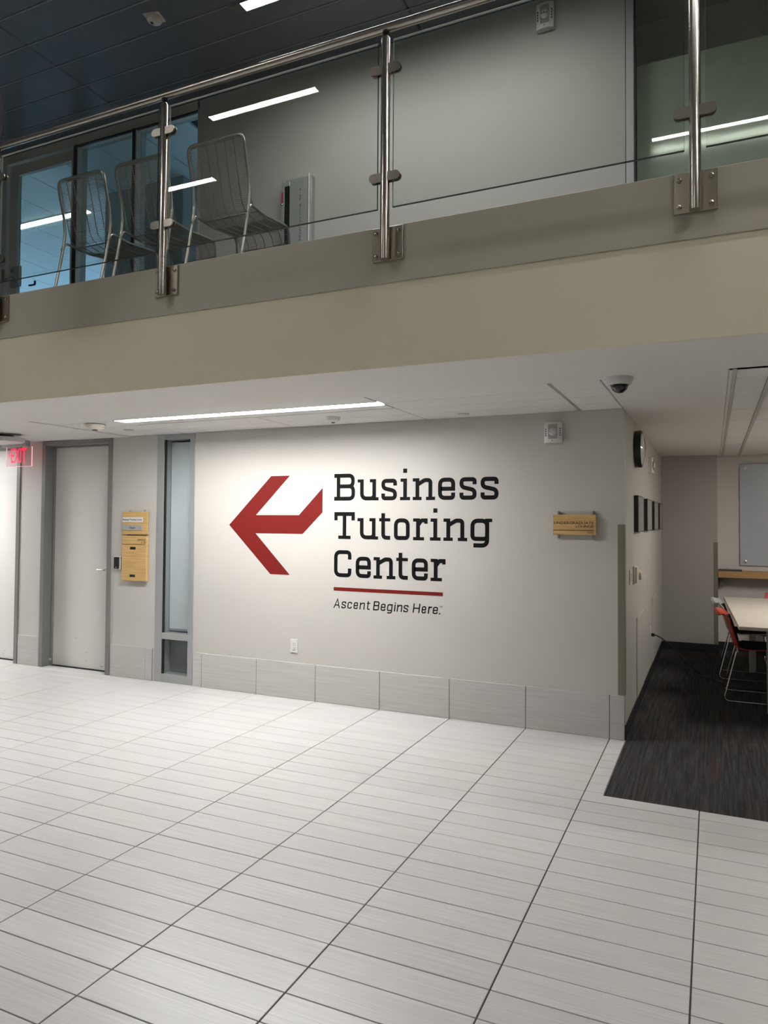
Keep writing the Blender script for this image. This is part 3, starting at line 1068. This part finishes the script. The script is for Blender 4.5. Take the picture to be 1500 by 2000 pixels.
SL = [('A', -2.271, -2.211), ('s', -2.198, -2.149), ('c', -2.141, -2.094), ('e', -2.083, -2.036), ('n', -2.025, -1.972), ('t', -1.962, -1.929), ('B', -1.898, -1.838), ('e', -1.83, -1.781), ('g', -1.772, -1.718), ('i', -1.710, -1.689), ('n', -1.683, -1.631), ('s', -1.625, -1.576), ('H', -1.541, -1.475), ('e', -1.465, -1.421), ('r', -1.409, -1.371), ('e', -1.369, -1.32), ('.', -1.313, -1.302)]
for ch, a, b in SL:
    ww = b-a-.006 if ch not in '.t' else b-a
    if ch == 'A': ww = b-a-.002
    mg = glyph(ch, ww,   .0755, .0585, .0102, False, desc=.019)
    mg.v = [(p[0]+.13*p[2], p[1], p[2]) for p in mg.v]
    mg.build('letter', BLACKV, sg, (a-.002, 0, .8085))
mg = MB()
mg.box(0, .010, -.0016, -.0002, .010, .012); mg.box(.0042, .0062, -.0016, -.0002, 0, .012)
mg.build('letter', BLACKV, sg, (-1.308, 0, .863))
m2 = glyph('M', .012, .012, .01, .002, False)
m2.build('letter', BLACKV, sg, (-1.296, 0, .863))

ar = MB()
ar.prism([(-3.373, 1.505), (-2.920, 1.943), (-2.725, 1.943), (-3.080, 1.5955), (-2.627, 1.5955), (-2.391, 1.830), (-2.391, 1.619), (-2.587, 1.4325), (-3.083, 1.4325), (-2.716, 1.071), (-2.919, 1.071)], 'y', -.0016, -.0002)
tag(ar.build('arrow_decal', REDV), 'big red angular arrow decal pointing left on the front wall', 'wall decal')
tag(MB().box(-2.273, -1.282, -.0016, -.0002, .955, .984).build('line_decal', REDV), 'thin red line decal between the wall lettering and the slogan', 'wall decal')

def text_mesh(body, mt, parent, name, x0, x1, z0, z1, y, bold=.008):
    """flat raised print, fitted to a rectangle on a plane facing -y"""
    c = bpy.data.curves.new(name, 'FONT')
    c.body = body
    c.size = 1
    c.extrude = .001
    c.resolution_u = 3
    c.offset = bold
    t_ = bpy.data.objects.new(name, c)
    COL.objects.link(t_)
    dg = bpy.context.evaluated_depsgraph_get()
    me = bpy.data.meshes.new_from_object(t_.evaluated_get(dg))
    bpy.data.objects.remove(t_)
    xs_ = [v.co.x for v in me.vertices]; ys_ = [v.co.y for v in me.vertices]
    ax, bx, ay, by = min(xs_), max(xs_), min(ys_), max(ys_)
    for v in me.vertices:
        X = x0+(v.co.x-ax)/(bx-ax)*(x1-x0)
        Z = z0+(v.co.y-ay)/(by-ay)*(z1-z0)
        v.co = (X, y-.0004-(.0003 if v.co.z > 0 else -.0003), Z)
    me.materials.clear()
    me.materials.append(mt)
    return link(name, me, parent)

# ------------------------------------------------------------------ signs on the front wall
s1 = root('room_sign', 'bamboo sign reading UNDERGRADUATE LOUNGE 1151 on standoffs near the corner', 'sign')
MB().box(-.400, -.089, -.036, -.022, 1.4565, 1.603, .0015).build('board', BAMBOO, s1)
for x in (-.366, -.115):
    MB().box(x-.006, x+.006, -.021, -.0005, 1.428, 1.630, .002).build('standoff_bar', ALU, s1)
text_mesh('UNDERGRADUATE', INK, s1, 'lettering', -.393, -.105, 1.533, 1.553, -.0362)
text_mesh('LOUNGE', INK, s1, 'lettering', -.233, -.105, 1.508, 1.527, -.0362)
text_mesh('1151', INK, s1, 'lettering', -.148, -.105, 1.463, 1.480, -.0362)
MB().box(-.400, -.105, -.0368, -.0355, 1.487, 1.4925).build('rule_line', INK, s1)

s2 = root('office_sign', 'upper bamboo sign board with Business Tutoring Center and Open strips beside the door', 'sign')
MB().box(-4.641, -4.318, -.034, -.020, 1.403, 1.624, .0015).build('board', BAMBOO, s2)
for x in (-4.57, -4.38): MB().box(x-.006, x+.006, -.020, -.0005, 1.40, 1.643, .002).build('standoff_bar', ALU, s2)
MB().box(-4.636, -4.376, -.038, -.0335, 1.522, 1.570, .001).build('name_strip', WHITE, s2)
MB().box(-4.633, -4.386, -.038, -.0335, 1.442, 1.492, .001).build('status_strip', mat('grey_strip', (.36, .36, .36), .4), s2)
text_mesh('Business Tutoring Center', INK, s2, 'lettering', -4.630, -4.382, 1.534, 1.557, -.038)
text_mesh('Open', INK, s2, 'lettering', -4.548, -4.468, 1.452, 1.480, -.038)
s3 = root('office_sign', 'lower bamboo sign panel reading OFFICE with two black labels beside the door', 'sign')
MB().box(-4.641, -4.326, -.036, -.006, .952, 1.390, .002).build('board', BAMBOO, s3)
MB().box(-4.60, -4.33, -.0195, -.006, 1.391, 1.40).build('bracket', FRAME, s3)
text_mesh('OFFICE', INK, s3, 'lettering', -4.444, -4.338, 1.340, 1.358, -.0362)
text_mesh('115', INK, s3, 'lettering', -4.388, -4.338, 1.316, 1.333, -.0362)
MB().box(-4.641, -4.345, -.0372, -.0358, 1.303, 1.3075).build('rule_line', INK, s3)
MB().box(-4.532, -4.462, -.038, -.0358, 1.256, 1.281).build('black_label', BLACK, s3)
MB().box(-4.532, -4.464, -.038, -.0358, .988, 1.012).build('black_label', BLACK, s3)

cr_ = root('card_reader', 'small black card reader on the wall between the door and the signs', 'card reader')
MB().box(-4.758, -4.668, -.022, -.0005, 1.050, 1.182, .004).build('housing', DEVICE, cr_)
MB().box(-4.752, -4.684, -.030, -.0215, 1.062, 1.176, .005).build('face', BLACK, cr_)
MB().box(-4.727, -4.712, -.0308, -.0295, 1.072, 1.078).build('led', WHITE, cr_)

def outlet(name, label, loc, rz, sockets=True):
    o = root(name, label, 'outlet', loc, rz)
    MB().box(-.036, .036, -.007, -.0004, -.060, .060, .0025).build('plate', WHITE, o)
    for z in (-.020, .020):
        f = MB().box(-.016, .016, -.0095, -.0068, z-.015, z+.015, .0015).build('receptacle', WHITE, o)
        mm = MB()
        mm.box(-.008, -.006, -.0102, -.0093, z-.002, z+.007); mm.box(.006, .008, -.0102, -.0093, z-.002, z+.006)
        mm.cyl((0, -.0093, z-.008), .0028, -.0008, 'y', 8)
        mm.build('slot', DARK, f)
    return o
outlet('wall_outlet', 'white duplex outlet low on the front wall under the arrow', (-2.661, 0, .4555), 0)
outlet('wall_outlet', 'white duplex outlet on the corridor wall with a black cord plugged in', (XW+.0, 2.19, .455), PI/2)

# strobe / horn units
def strobe_meshes():
    d = {}
    m = MB()
    prof = []
    for k in range(9):
        a = k/8
        xx = -.066+.132*a
        prof.append((xx, -.034-.016*math.sin(PI*a)))
    poly = [(-.066, -.0004)]+[(p[0], p[1]) for p in prof]+[(.066, -.0004)]
    m.prism([(p[0], p[1]) for p in poly], 'z', -.076, .076)
    d['body'] = m.mesh('body', WHITE)
    m = MB()
    m.lathe([(.030, -.048), (.030, -.054), (.022, -.062), (.012, -.066)], 20, (0, 0, .004), 'y')
    d['lens'] = m.mesh('lens', mat('strobe_lens', (.62, .62, .60), .08, coat=.5))
    m = MB()
    m.box(-.034, .034, -.0535, -.048, -.048, .060, .002)
    d['bezel'] = m.mesh('bezel', mat('strobe_grey', (.34, .33, .31), .3))
    m = MB()
    for k in range(4): m.box(.050, .056, -.045, -.034, -.026+.016*k, -.018+.016*k)
    for k in range(4): m.box(-.056, -.050, -.045, -.034, -.026+.016*k, -.018+.016*k)
    m.box(-.005, .001, -.053, -.046, -.064, -.058)
    d['grille'] = m.mesh('grille', BLACK)
    m = MB()
    m.cyl((.0, -.066, .004), .006, -.004, 'y', 10)
    m.box(-.022, .022, -.0655, -.0625, .0, .008)
    d['tube'] = m.mesh('flash_tube', CHROME)
    return d
SM = strobe_meshes()
def strobe(label, loc, rz, s=(1, 1, 1)):
    o = root('fire_strobe', label, 'fire alarm', loc, rz)
    for k, me in SM.items():
        c = link(me.name.split('.')[0], me, o)
        c.scale = s
        if c.name.startswith('grille'): c['kind'] = 'stuff'
    return o
strobe('white fire alarm strobe on the front wall above the lounge sign', (-.400, 0, 2.215), 0)
strobe('white fire alarm strobe on the corridor wall seen edge on past the clock', (XW, 2.10, 2.115), PI/2)
strobe('white fire alarm strobe high on the upper wall behind the glass railing', (-.462, 0, 5.395), 0, (1, 1, 1.30))

# ------------------------------------------------------------------ corridor wall things
ck = root('wall_clock', 'round wall clock with thick black rim on the corridor wall', 'clock')
MB().lathe([(.150, .0005), (.152, .045), (.148, .055), (.138, .055), (.136, .046)], 40, (XW, .775, 2.15), 'x').build('rim', BLACK, ck)
MB().lathe([(.139, .046), (.125, .058), (.09, .070), (.05, .077), (.004, .079)], 40, (XW, .775, 2.15), 'x').build('face', mat('domed_clock_face', (.66, .64, .58), .12, coat=.6), ck)
MB().tube([(XW+.0795, .775, 2.15), (XW+.0775, .775, 2.20), (XW+.071, .775, 2.235)], .0028, 6).build('minute_hand', BLACK, ck)
MB().tube([(XW+.0795, .775, 2.15), (XW+.0765, .835, 2.15)], .0035, 6).build('hour_hand', BLACK, ck)

pic_names = ['nearest to the corner below the clock', 'second from the corner', 'third from the corner', 'farthest from the corner']
for (y0, y1), nm in zip(((.665, 1.16), (1.53, 2.05), (2.37, 2.92), (3.14, 3.62)), pic_names):
    p = root('picture_frame', 'black framed picture on the corridor wall, '+nm, 'picture', group='pictures along the corridor wall')
    zb, zt, fw = 1.472, 1.767, .007
    m = MB()
    m.box(XW+.0005, XW+.034, y0, y0+fw, zb, zt, .001); m.box(XW+.0005, XW+.034, y1-fw, y1, zb, zt, .001)
    m.box(XW+.0005, XW+.034, y0+fw, y1-fw, zb, zb+fw, .001); m.box(XW+.0005, XW+.034, y0+fw, y1-fw, zt-fw, zt, .001)
    m.build('frame', BLACK, p)
    MB().box(XW+.005, XW+.033, y0+fw, y1-fw, zb+fw, zt-fw).build('mat_board', mat('picture_mat', (.30, .285, .26), .4), p)
    MB().box(XW+.033, XW+.0345, y0+.09, y1-.09, zb+.06, zt-.06).build('print', PHOTO, p)

sw = root('light_switch', 'flat cream light switch plate on the corridor wall nearest the corner', 'switch')
MB().box(XW+.0005, XW+.008, .300, .415, 1.075, 1.19, .002).build('plate', WHITE2, sw)
MB().box(XW+.008, XW+.013, .335, .380, 1.10, 1.165, .002).build('rocker', WHITE2, sw)
th = root('thermostat', 'boxy cream thermostat on the corridor wall beside the light switch', 'thermostat')
MB().box(XW+.0005, XW+.032, .575, .70, 1.07, 1.195, .004).build('housing', WHITE2, th)
MB().box(XW+.0005, XW+.014, .56, .715, 1.062, 1.203, .002).build('back_plate', WHITE2, th)
MB().lathe([(.042, .0), (.042, .03), (.034, .044)], 20, (XW, .80, 1.12), 'x').build('dial', WHITE2, th)

# cord
pts = fillet([(XW+.012, 2.19, .430), (XW+.05, 2.20, .428), (.20, 2.27, .395), (.30, 2.32, .31), (.40, 2.38, .19), (.50, 2.45, .075), (.58, 2.47, .012), (.70, 2.33, .006), (.82, 2.15, .006), (1.0, 2.05, .006), (1.3, 2.1, .006)], .05, 5)
cdm = root('power_cord', 'black power cord running from the corridor outlet to the carpet', 'cord')
MB().tube(pts, .0055, 8).build('cable', BLACK, cdm)
MB().box(XW+.010, XW+.045, 2.176, 2.204, .415, .445, .004).build('plug', BLACK, cdm)

# ------------------------------------------------------------------ lounge
wb = root('whiteboard', 'pale blue grey glass whiteboard on the lounge wall above the wood ledge', 'whiteboard')
MB().box(.985, 3.2, 4.180, 4.187, 1.037, 2.262, .0015).build('glass', BOARD, wb)
for x in (1.045, 3.14):
    for z in (1.085, 2.215):
        MB().lathe([(.017, 4.178), (.017, 4.168), (.013, 4.166)], 14, (x, 0, z), 'y').cyl((x, 4.187, z), .010, .0225, 'y', 10).build('standoff', CHROME, wb)
lg = root('wall_ledge', 'light oak ledge running along the lounge wall under the whiteboard', 'shelf')
MB().box(.74, 3.55, 3.99, 4.209, .893, .972, .003).build('shelf', OAK, lg)
MB().box(.76, .80, 4.10, 4.209, .80, .893).build('bracket', FRAME, lg)
lap = root('tablet', 'thin black flat tablet lying on the left end of the wood ledge', 'tablet')
MB().prism([(4.02, .9725), (4.19, .9725), (4.19, .987), (4.05, .984)], 'x', .745, 1.0).build('body', BLACK, lap)

tb = root('lounge_table', 'pale laminate lounge table on square grey legs', 'table', (.866, .868, 0), math.radians(1.9))
TW, TL = 1.5, 2.36
MB().box(0, TW, 0, TL, .712, .74, .003).build('tabletop', LAMI, tb)
for (lx, ly) in ((.228, .30), (TW-.26, .30), (.228, TL-.32), (TW-.26, TL-.32)):
    MB().box(lx, lx+.06, ly, ly+.06, .0, .712, .003).build('leg', mat('table_leg_grey', (.42, .41, .39), .4), tb)
MB().box(.26, TW-.26, .28, .30, .62, .712).box(.26, TW-.26, TL-.30, TL-.28, .62, .712).build('apron', FRAME, tb)

def shell_chair(loc, rz, label, shell, group):
    """stacking chair, faces +x before turning; sled base"""
    o = root('stacking_chair', label, 'chair', loc, rz, group)
    prof = [(-.318, .772, .165), (-.300, .784, .19), (-.272, .770, .212), (-.235, .715, .222), (-.205, .625, .222), (-.180, .54, .22), (-.163, .485, .215), (-.13, .452, .21), (-.05, .440, .215), (.08, .447, .22), (.19, .455, .215), (.225, .440, .20)]
    grid = []
    for i, (x, z, hw) in enumerate(prof):
        row = []
        for j in range(9):
            a = -1+2*j/8
            bend = .035*a*a if i < 7 else 0.0
            rise = .018*a*a if i >= 7 else 0
            zz = z - (.035*a*a if i < 2 else (.015*a*a if i == 2 else 0))
            row.append((x+bend, a*hw, zz+rise))
        grid.append(row)
    MB().sheet(grid, .010).build('shell', shell, o)
    MB().box(-.10, .20, -.185, .185, .452, .482, .012).build('seat_pad', SEATF, o)
    bp_ = []
    for (x, z, hw) in prof[3:7]:
        bp_.append([(x+.014+.03*a*a, a*hw*.82, z) for a in [-1+2*j/6 for j in range(7)]])
    MB().sheet(bp_, .016).build('back_pad', SEATF, o)
    for s in (-1, 1):
        pth = fillet([(-.14, s*.17, .435), (-.245, s*.225, .012), (.235, s*.225, .012), (.17, s*.17, .440)], .04, 6)
        MB().tube(pth, .0062, 8).build('sled_leg', CHROME, o)
    MB().tube([(-.13, -.17, .432), (-.13, .17, .432)], .006, 8).build('cross_bar', CHROME, o)
    MB().tube([(.165, -.17, .436), (.165, .17, .436)], .006, 8).build('cross_bar', CHROME, o)
    return o
G = 'stacking chairs around the lounge table'
shell_chair((1.008, 1.70, 0), 0, 'red plastic stacking chair tucked under the left side of the table', REDP, G)
shell_chair((.975, 2.62, 0), 0, 'pale grey stacking chair behind the red one at the table', GREYP, G)
shell_chair((1.44, 3.50, 0), -PI/2, 'pink red stacking chair at the far end of the table', PINKP, G)

# ------------------------------------------------------------------ ceiling devices, lower
dm = root('dome_camera', 'white dome security camera with smoked bubble on the ceiling at the corner', 'security camera', (.208, -1.155, ZC))
MB().lathe([(.076, -.0005), (.075, -.010), (.066, -.034), (.060, -.042), (.050, -.043)], 32).build('housing', DEVICE, dm)
MB().lathe([(.047, -.041), (.046, -.054), (.040, -.068), (.028, -.080), (.012, -.086), (.002, -.087)], 28).build('dome', DOMEG, dm)
MB().lathe([(.051, -.040), (.051, -.045), (.047, -.045)], 28).build('ring', BLACK, dm)

def detector(label, loc, r=.055, mt=WHITE):
    o = root('smoke_detector', label, 'smoke detector', loc)
    MB().lathe([(r, -.0005), (r, -.010), (r*.86, -.028), (r*.6, -.040), (r*.3, -.043)], 24).build('housing', mt, o)
    MB().lathe([(r*.28, -.042), (r*.26, -.048), (r*.1, -.049)], 14).build('sensor', BLACK, o)
    MB().lathe([(r*.90, -.020), (r*.91, -.024), (r*.86, -.026)], 24).build('vent_ring', DEVICE, o)
    return o
detector('round cream smoke detector on the lower ceiling in front of the left door', (-4.20, -.79, ZC), .085, WHITE2)
detector('small white detector on the lower ceiling below the linear light', (-2.065, -.40, ZT), .055)
def cover(label, loc):
    o = root('sprinkler_cover', label, 'sprinkler', loc)
    MB().lathe([(.043, -.0005), (.043, -.005), (.040, -.007)], 24).build('plate', DEVICE, o)
    MB().lathe([(.047, -.0002), (.047, -.002), (.044, -.002)], 24).build('ring', TBAR, o)
cover('flush round sprinkler cover on the lower ceiling beside the left door', (-4.21, -.40, ZT))
cover('flush round sprinkler cover on the lower ceiling right of the small detector', (-1.055, -.175, ZT))

# exit sign
ex = root('exit_sign', 'clear edge lit acrylic EXIT sign with red letters hung from the ceiling', 'sign', (0, -.15, 0))
MB().box(-6.215, -5.845, -.025, .025, 2.302, ZC-.0005, .003).build('housing', ALU, ex)
MB().box(-6.165, -5.785, -.004, .004, 2.098, 2.303).build('panel', ACRYL, ex)
MB().box(-6.165, -5.785, -.0042, .0042, 2.0945, 2.098).box(-5.785, -5.7815, -.0042, .0042, 2.0945, 2.303).box(-6.1665, -6.165, -.0042, .0042, 2.0945, 2.303).build('lit_edge', ACEDGE, ex)
text_mesh('EXIT', EXITRED, ex, 'lettering', -6.092, -5.862, 2.136, 2.290, -.0045, .012)
MB().prism([(-6.125, 2.215), (-6.10, 2.245), (-6.10, 2.235), (-6.112, 2.215), (-6.10, 2.195), (-6.10, 2.185)], 'y', -.0055, -.0045).build('arrow', EXITRED, ex)

# white slab device at far left
dv = root('ceiling_device', 'flat white rounded device hung under the ceiling on black brackets at far left', 'ceiling device', (0, 0, 0))
pts = [(-6.9, -.80), (-5.62, -.80), (-5.46, -.72), (-5.40, -.60), (-5.44, -.50), (-5.56, -.44), (-6.9, -.44)]
MB().prism(pts, 'z', 2.290, 2.332).build('slab', DEVICE, dv)
for x in (-5.72, -5.90, -6.3):
    MB().box(x-.02, x+.02, -.74, -.70, 2.332, ZC-.0005).build('bracket', BLACK, dv)
MB().box(-6.9, -5.60, -.68, -.50, 2.333, ZC-.002).build('mount', BLACK, dv)

# ------------------------------------------------------------------ upper things
sd = root('smoke_detector', 'cream smoke detector on a square plate on the dark upper ceiling', 'smoke detector', (-3.372, -1.03, ZU), math.radians(12))
MB().box(-.07, .07, -.058, .058, -.010, -.0005, .002).build('plate', WHITE2, sd)
MB().lathe([(.062, -.010), (.063, -.022), (.055, -.036), (.030, -.044), (.01, -.045)], 28).build('housing', WHITE2, sd)
MB().box(-.030, -.012, -.01, .012, -.048, -.040).build('sensor', BLACK, sd)
MB().box(.012, .03, -.045, -.036, -.044, -.034).build('led', WHITE, sd)

fc = root('fire_extinguisher_cabinet', 'grey fire extinguisher cabinet with red lettering on the upper wall', 'cabinet')
X0, X1, Z0, Z1 = -2.811, -2.498, 3.87, 4.563
CABM = mat('cabinet_grey', (.36, .375, .365), .35, metal=.2)
m = MB()
m.box(X0, X1, -.055, -.0005, Z0, Z1, .003)
m.build('box', CABM, fc)
dr = MB()
dr.box(X0+.012, -2.764, -.072, -.0555, Z0+.02, Z1-.018, .002)
dr.box(-2.712, X1-.03, -.072, -.0555, Z0+.02, Z1-.018, .002)
dr.box(-2.764, -2.712, -.072, -.0555, 4.495, Z1-.018, .002)
dr.box(-2.764, -2.712, -.072, -.0555, Z0+.02, 3.93, .002)
dro = dr.build('door', CABM, fc)
MB().box(-2.7638, -2.7122, -.0708, -.0556, 3.9302, 4.4948).build('window', DOMEG, dro)
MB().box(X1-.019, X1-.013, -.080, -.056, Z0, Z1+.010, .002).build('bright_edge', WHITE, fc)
MB().box(-2.795, -2.777, -.0732, -.0715, 4.355, 4.447).build('red_label', mat('red_label', (.40, .03, .06), .4), dro)
MB().lathe([(.008, -.072), (.009, -.084), (.005, -.088)], 12, (-2.785, 0, 4.338), 'y').build('knob', CHROME, dro)
REDINK = mat('red_ink', (.20, .02, .03), .5)
chars = 'FIRE EXTINGUISHER'
zt = 4.452
for i, ch in enumerate(chars):
    if ch == ' ': continue
    zz = zt-i*.0277
    ww = .018 if ch != 'I' else .004
    text_mesh(ch, REDINK, dro, 'lettering', -2.600-ww/2, -2.600+ww/2, zz-.019, zz, -.072)
fe = root('fire_extinguisher', 'red and white fire extinguisher glimpsed behind the cabinet window', 'extinguisher', (-2.725, -.0585, 3.935))
MB().box(-.010, .010, -.0006, .0008, .0, .30).build('cylinder', mat('extinguisher_white', (.3, .3, .29), .3), fe)
MB().box(-.010, .0105, -.0008, .0008, .30, .385).build('hose', mat('extinguisher_red', (.2, .02, .02), .3), fe)

bn = root('hanging_banner', 'dark purple banner edge hanging at the far left of the railing', 'banner')
MB().prism([(-3.30, 4.02), (-2.985, 3.955), (-2.948, 3.880), (-2.952, 3.745), (-2.975, 3.66), (-3.30, 3.50)], 'y', -2.606, -2.594).build('cloth', BANNER, bn)
MB().tube([(-3.15, -2.6, 3.98), (-3.15, -2.6, ZU)], .004, 6).build('wire', BLACK, bn)

# ------------------------------------------------------------------ wire chairs upstairs
def wire_chair():
    o = root('wire_chair', 'x', 'chair', group='wire mesh chairs behind the railing')
    wd = .226
    cr = .055
    # rear tube: foot, lumbar, top rail, other side
    side = [(-.285, 0), (-.215, .33), (-.185, .50), (-.178, .58), (-.19, .68), (-.225, .82)]
    r_ = []
    for y, z in side: r_.append((wd-.0*z, y, z))
    path = r_+[(wd, -.252, .935), (-wd, -.252, .935)]+[(-p[0], p[1], p[2]) for p in reversed(r_)]
    rad = {i: .08 for i in range(1, len(path)-1)}
    rad[len(r_)] = .06; rad[len(r_)+1] = .06
    MB().tube(fillet(path, rad, 6), .0105, 10).build('rear_frame', WIRE, o)
    for s in (-1, 1):
        a = s*wd
        pth = fillet([(a, -.205, .44), (a, -.165, .505), (a, .00, .498), (a, .285, .530), (a, .325, .0)], {1: .04, 2: .05, 3: .06}, 6)
        MB().tube(pth, .0095, 10).build('seat_leg', WIRE, o)
    # mesh profile from the top of the back to the front lip
    pc = fillet([(0, -.238, .925), (0, -.20, .78), (0, -.155, .60), (0, -.125, .51), (0, .02, .488), (0, .275, .525), (0, .315, .48), (0, .322, .43)], {1: .1, 2: .1, 3: .16, 4: .08, 5: .035, 6: .03}, 8)
    # resample
    ln = [0]
    for i in range(1, len(pc)): ln.append(ln[-1]+(pc[i]-pc[i-1]).length)
    def at(s):
        for i in range(1, len(pc)):
            if ln[i] >= s:
                t = (s-ln[i-1])/max(ln[i]-ln[i-1], 1e-9)
                return pc[i-1].lerp(pc[i], t)
        return pc[-1]
    tot = ln[-1]
    split = .47
    bk, st = MB(), MB()
    n = 88
    for i in range(n):
        s = tot*i/(n-1)
        p = at(s)
        hw = wd-.008
        sag = .012 if s < split else .010
        mid = []
        for k in range(5):
            a = -1+k/2
            q = at(s)
            mid.append((a*hw, p.y-(sag*(1-a*a) if s < split else 0)+(0), p.z-(0 if s < split else sag*(1-a*a))))
        (bk if s < split else st).tube(mid, .0021, 4)
    for k in range(7):
        a = -1+2*k/6
        hw = wd-.012
        line = []
        for i in range(41):
            s = tot*i/40
            p = at(s)
            sg_ = (1-a*a)*.011
            line.append((a*hw, p.y-(sg_ if s < split else 0)-.003, p.z-(0 if s < split else sg_)-.003))
        kb = max(i for i in range(41) if tot*i/40 <= split)
        bk.tube(line[:kb+1], .0032, 5)
        st.tube(line[kb:], .0032, 5)
    bk.tube([(-wd+.008, pc[0].y, pc[0].z), (wd-.008, pc[0].y, pc[0].z)], .003, 6)
    bk.tube([(-wd+.01, at(split).y, at(split).z-.004), (wd-.01, at(split).y, at(split).z-.004)], .004, 6)
    st.tube([(-wd+.01, pc[-1].y, pc[-1].z), (wd-.01, pc[-1].y, pc[-1].z)], .003, 6)
    bk.build('back_mesh', WIRE, o)
    st.build('seat_mesh', WIRE, o)
    return o
c0 = wire_chair()
spots = [(-3.495, 'wire mesh chair at the left end of the row, in front of the glass door'), (-2.93, 'middle wire mesh chair of the row, behind the railing post'), (-2.285, 'wire mesh chair at the right end of the row, beside the extinguisher cabinet')]
YCH = -1.355
for i, (x, lb) in enumerate(spots):
    c = c0 if i == 0 else copy_tree(c0)
    c.location = (x, YCH, 3.10)
    c['label'] = lb
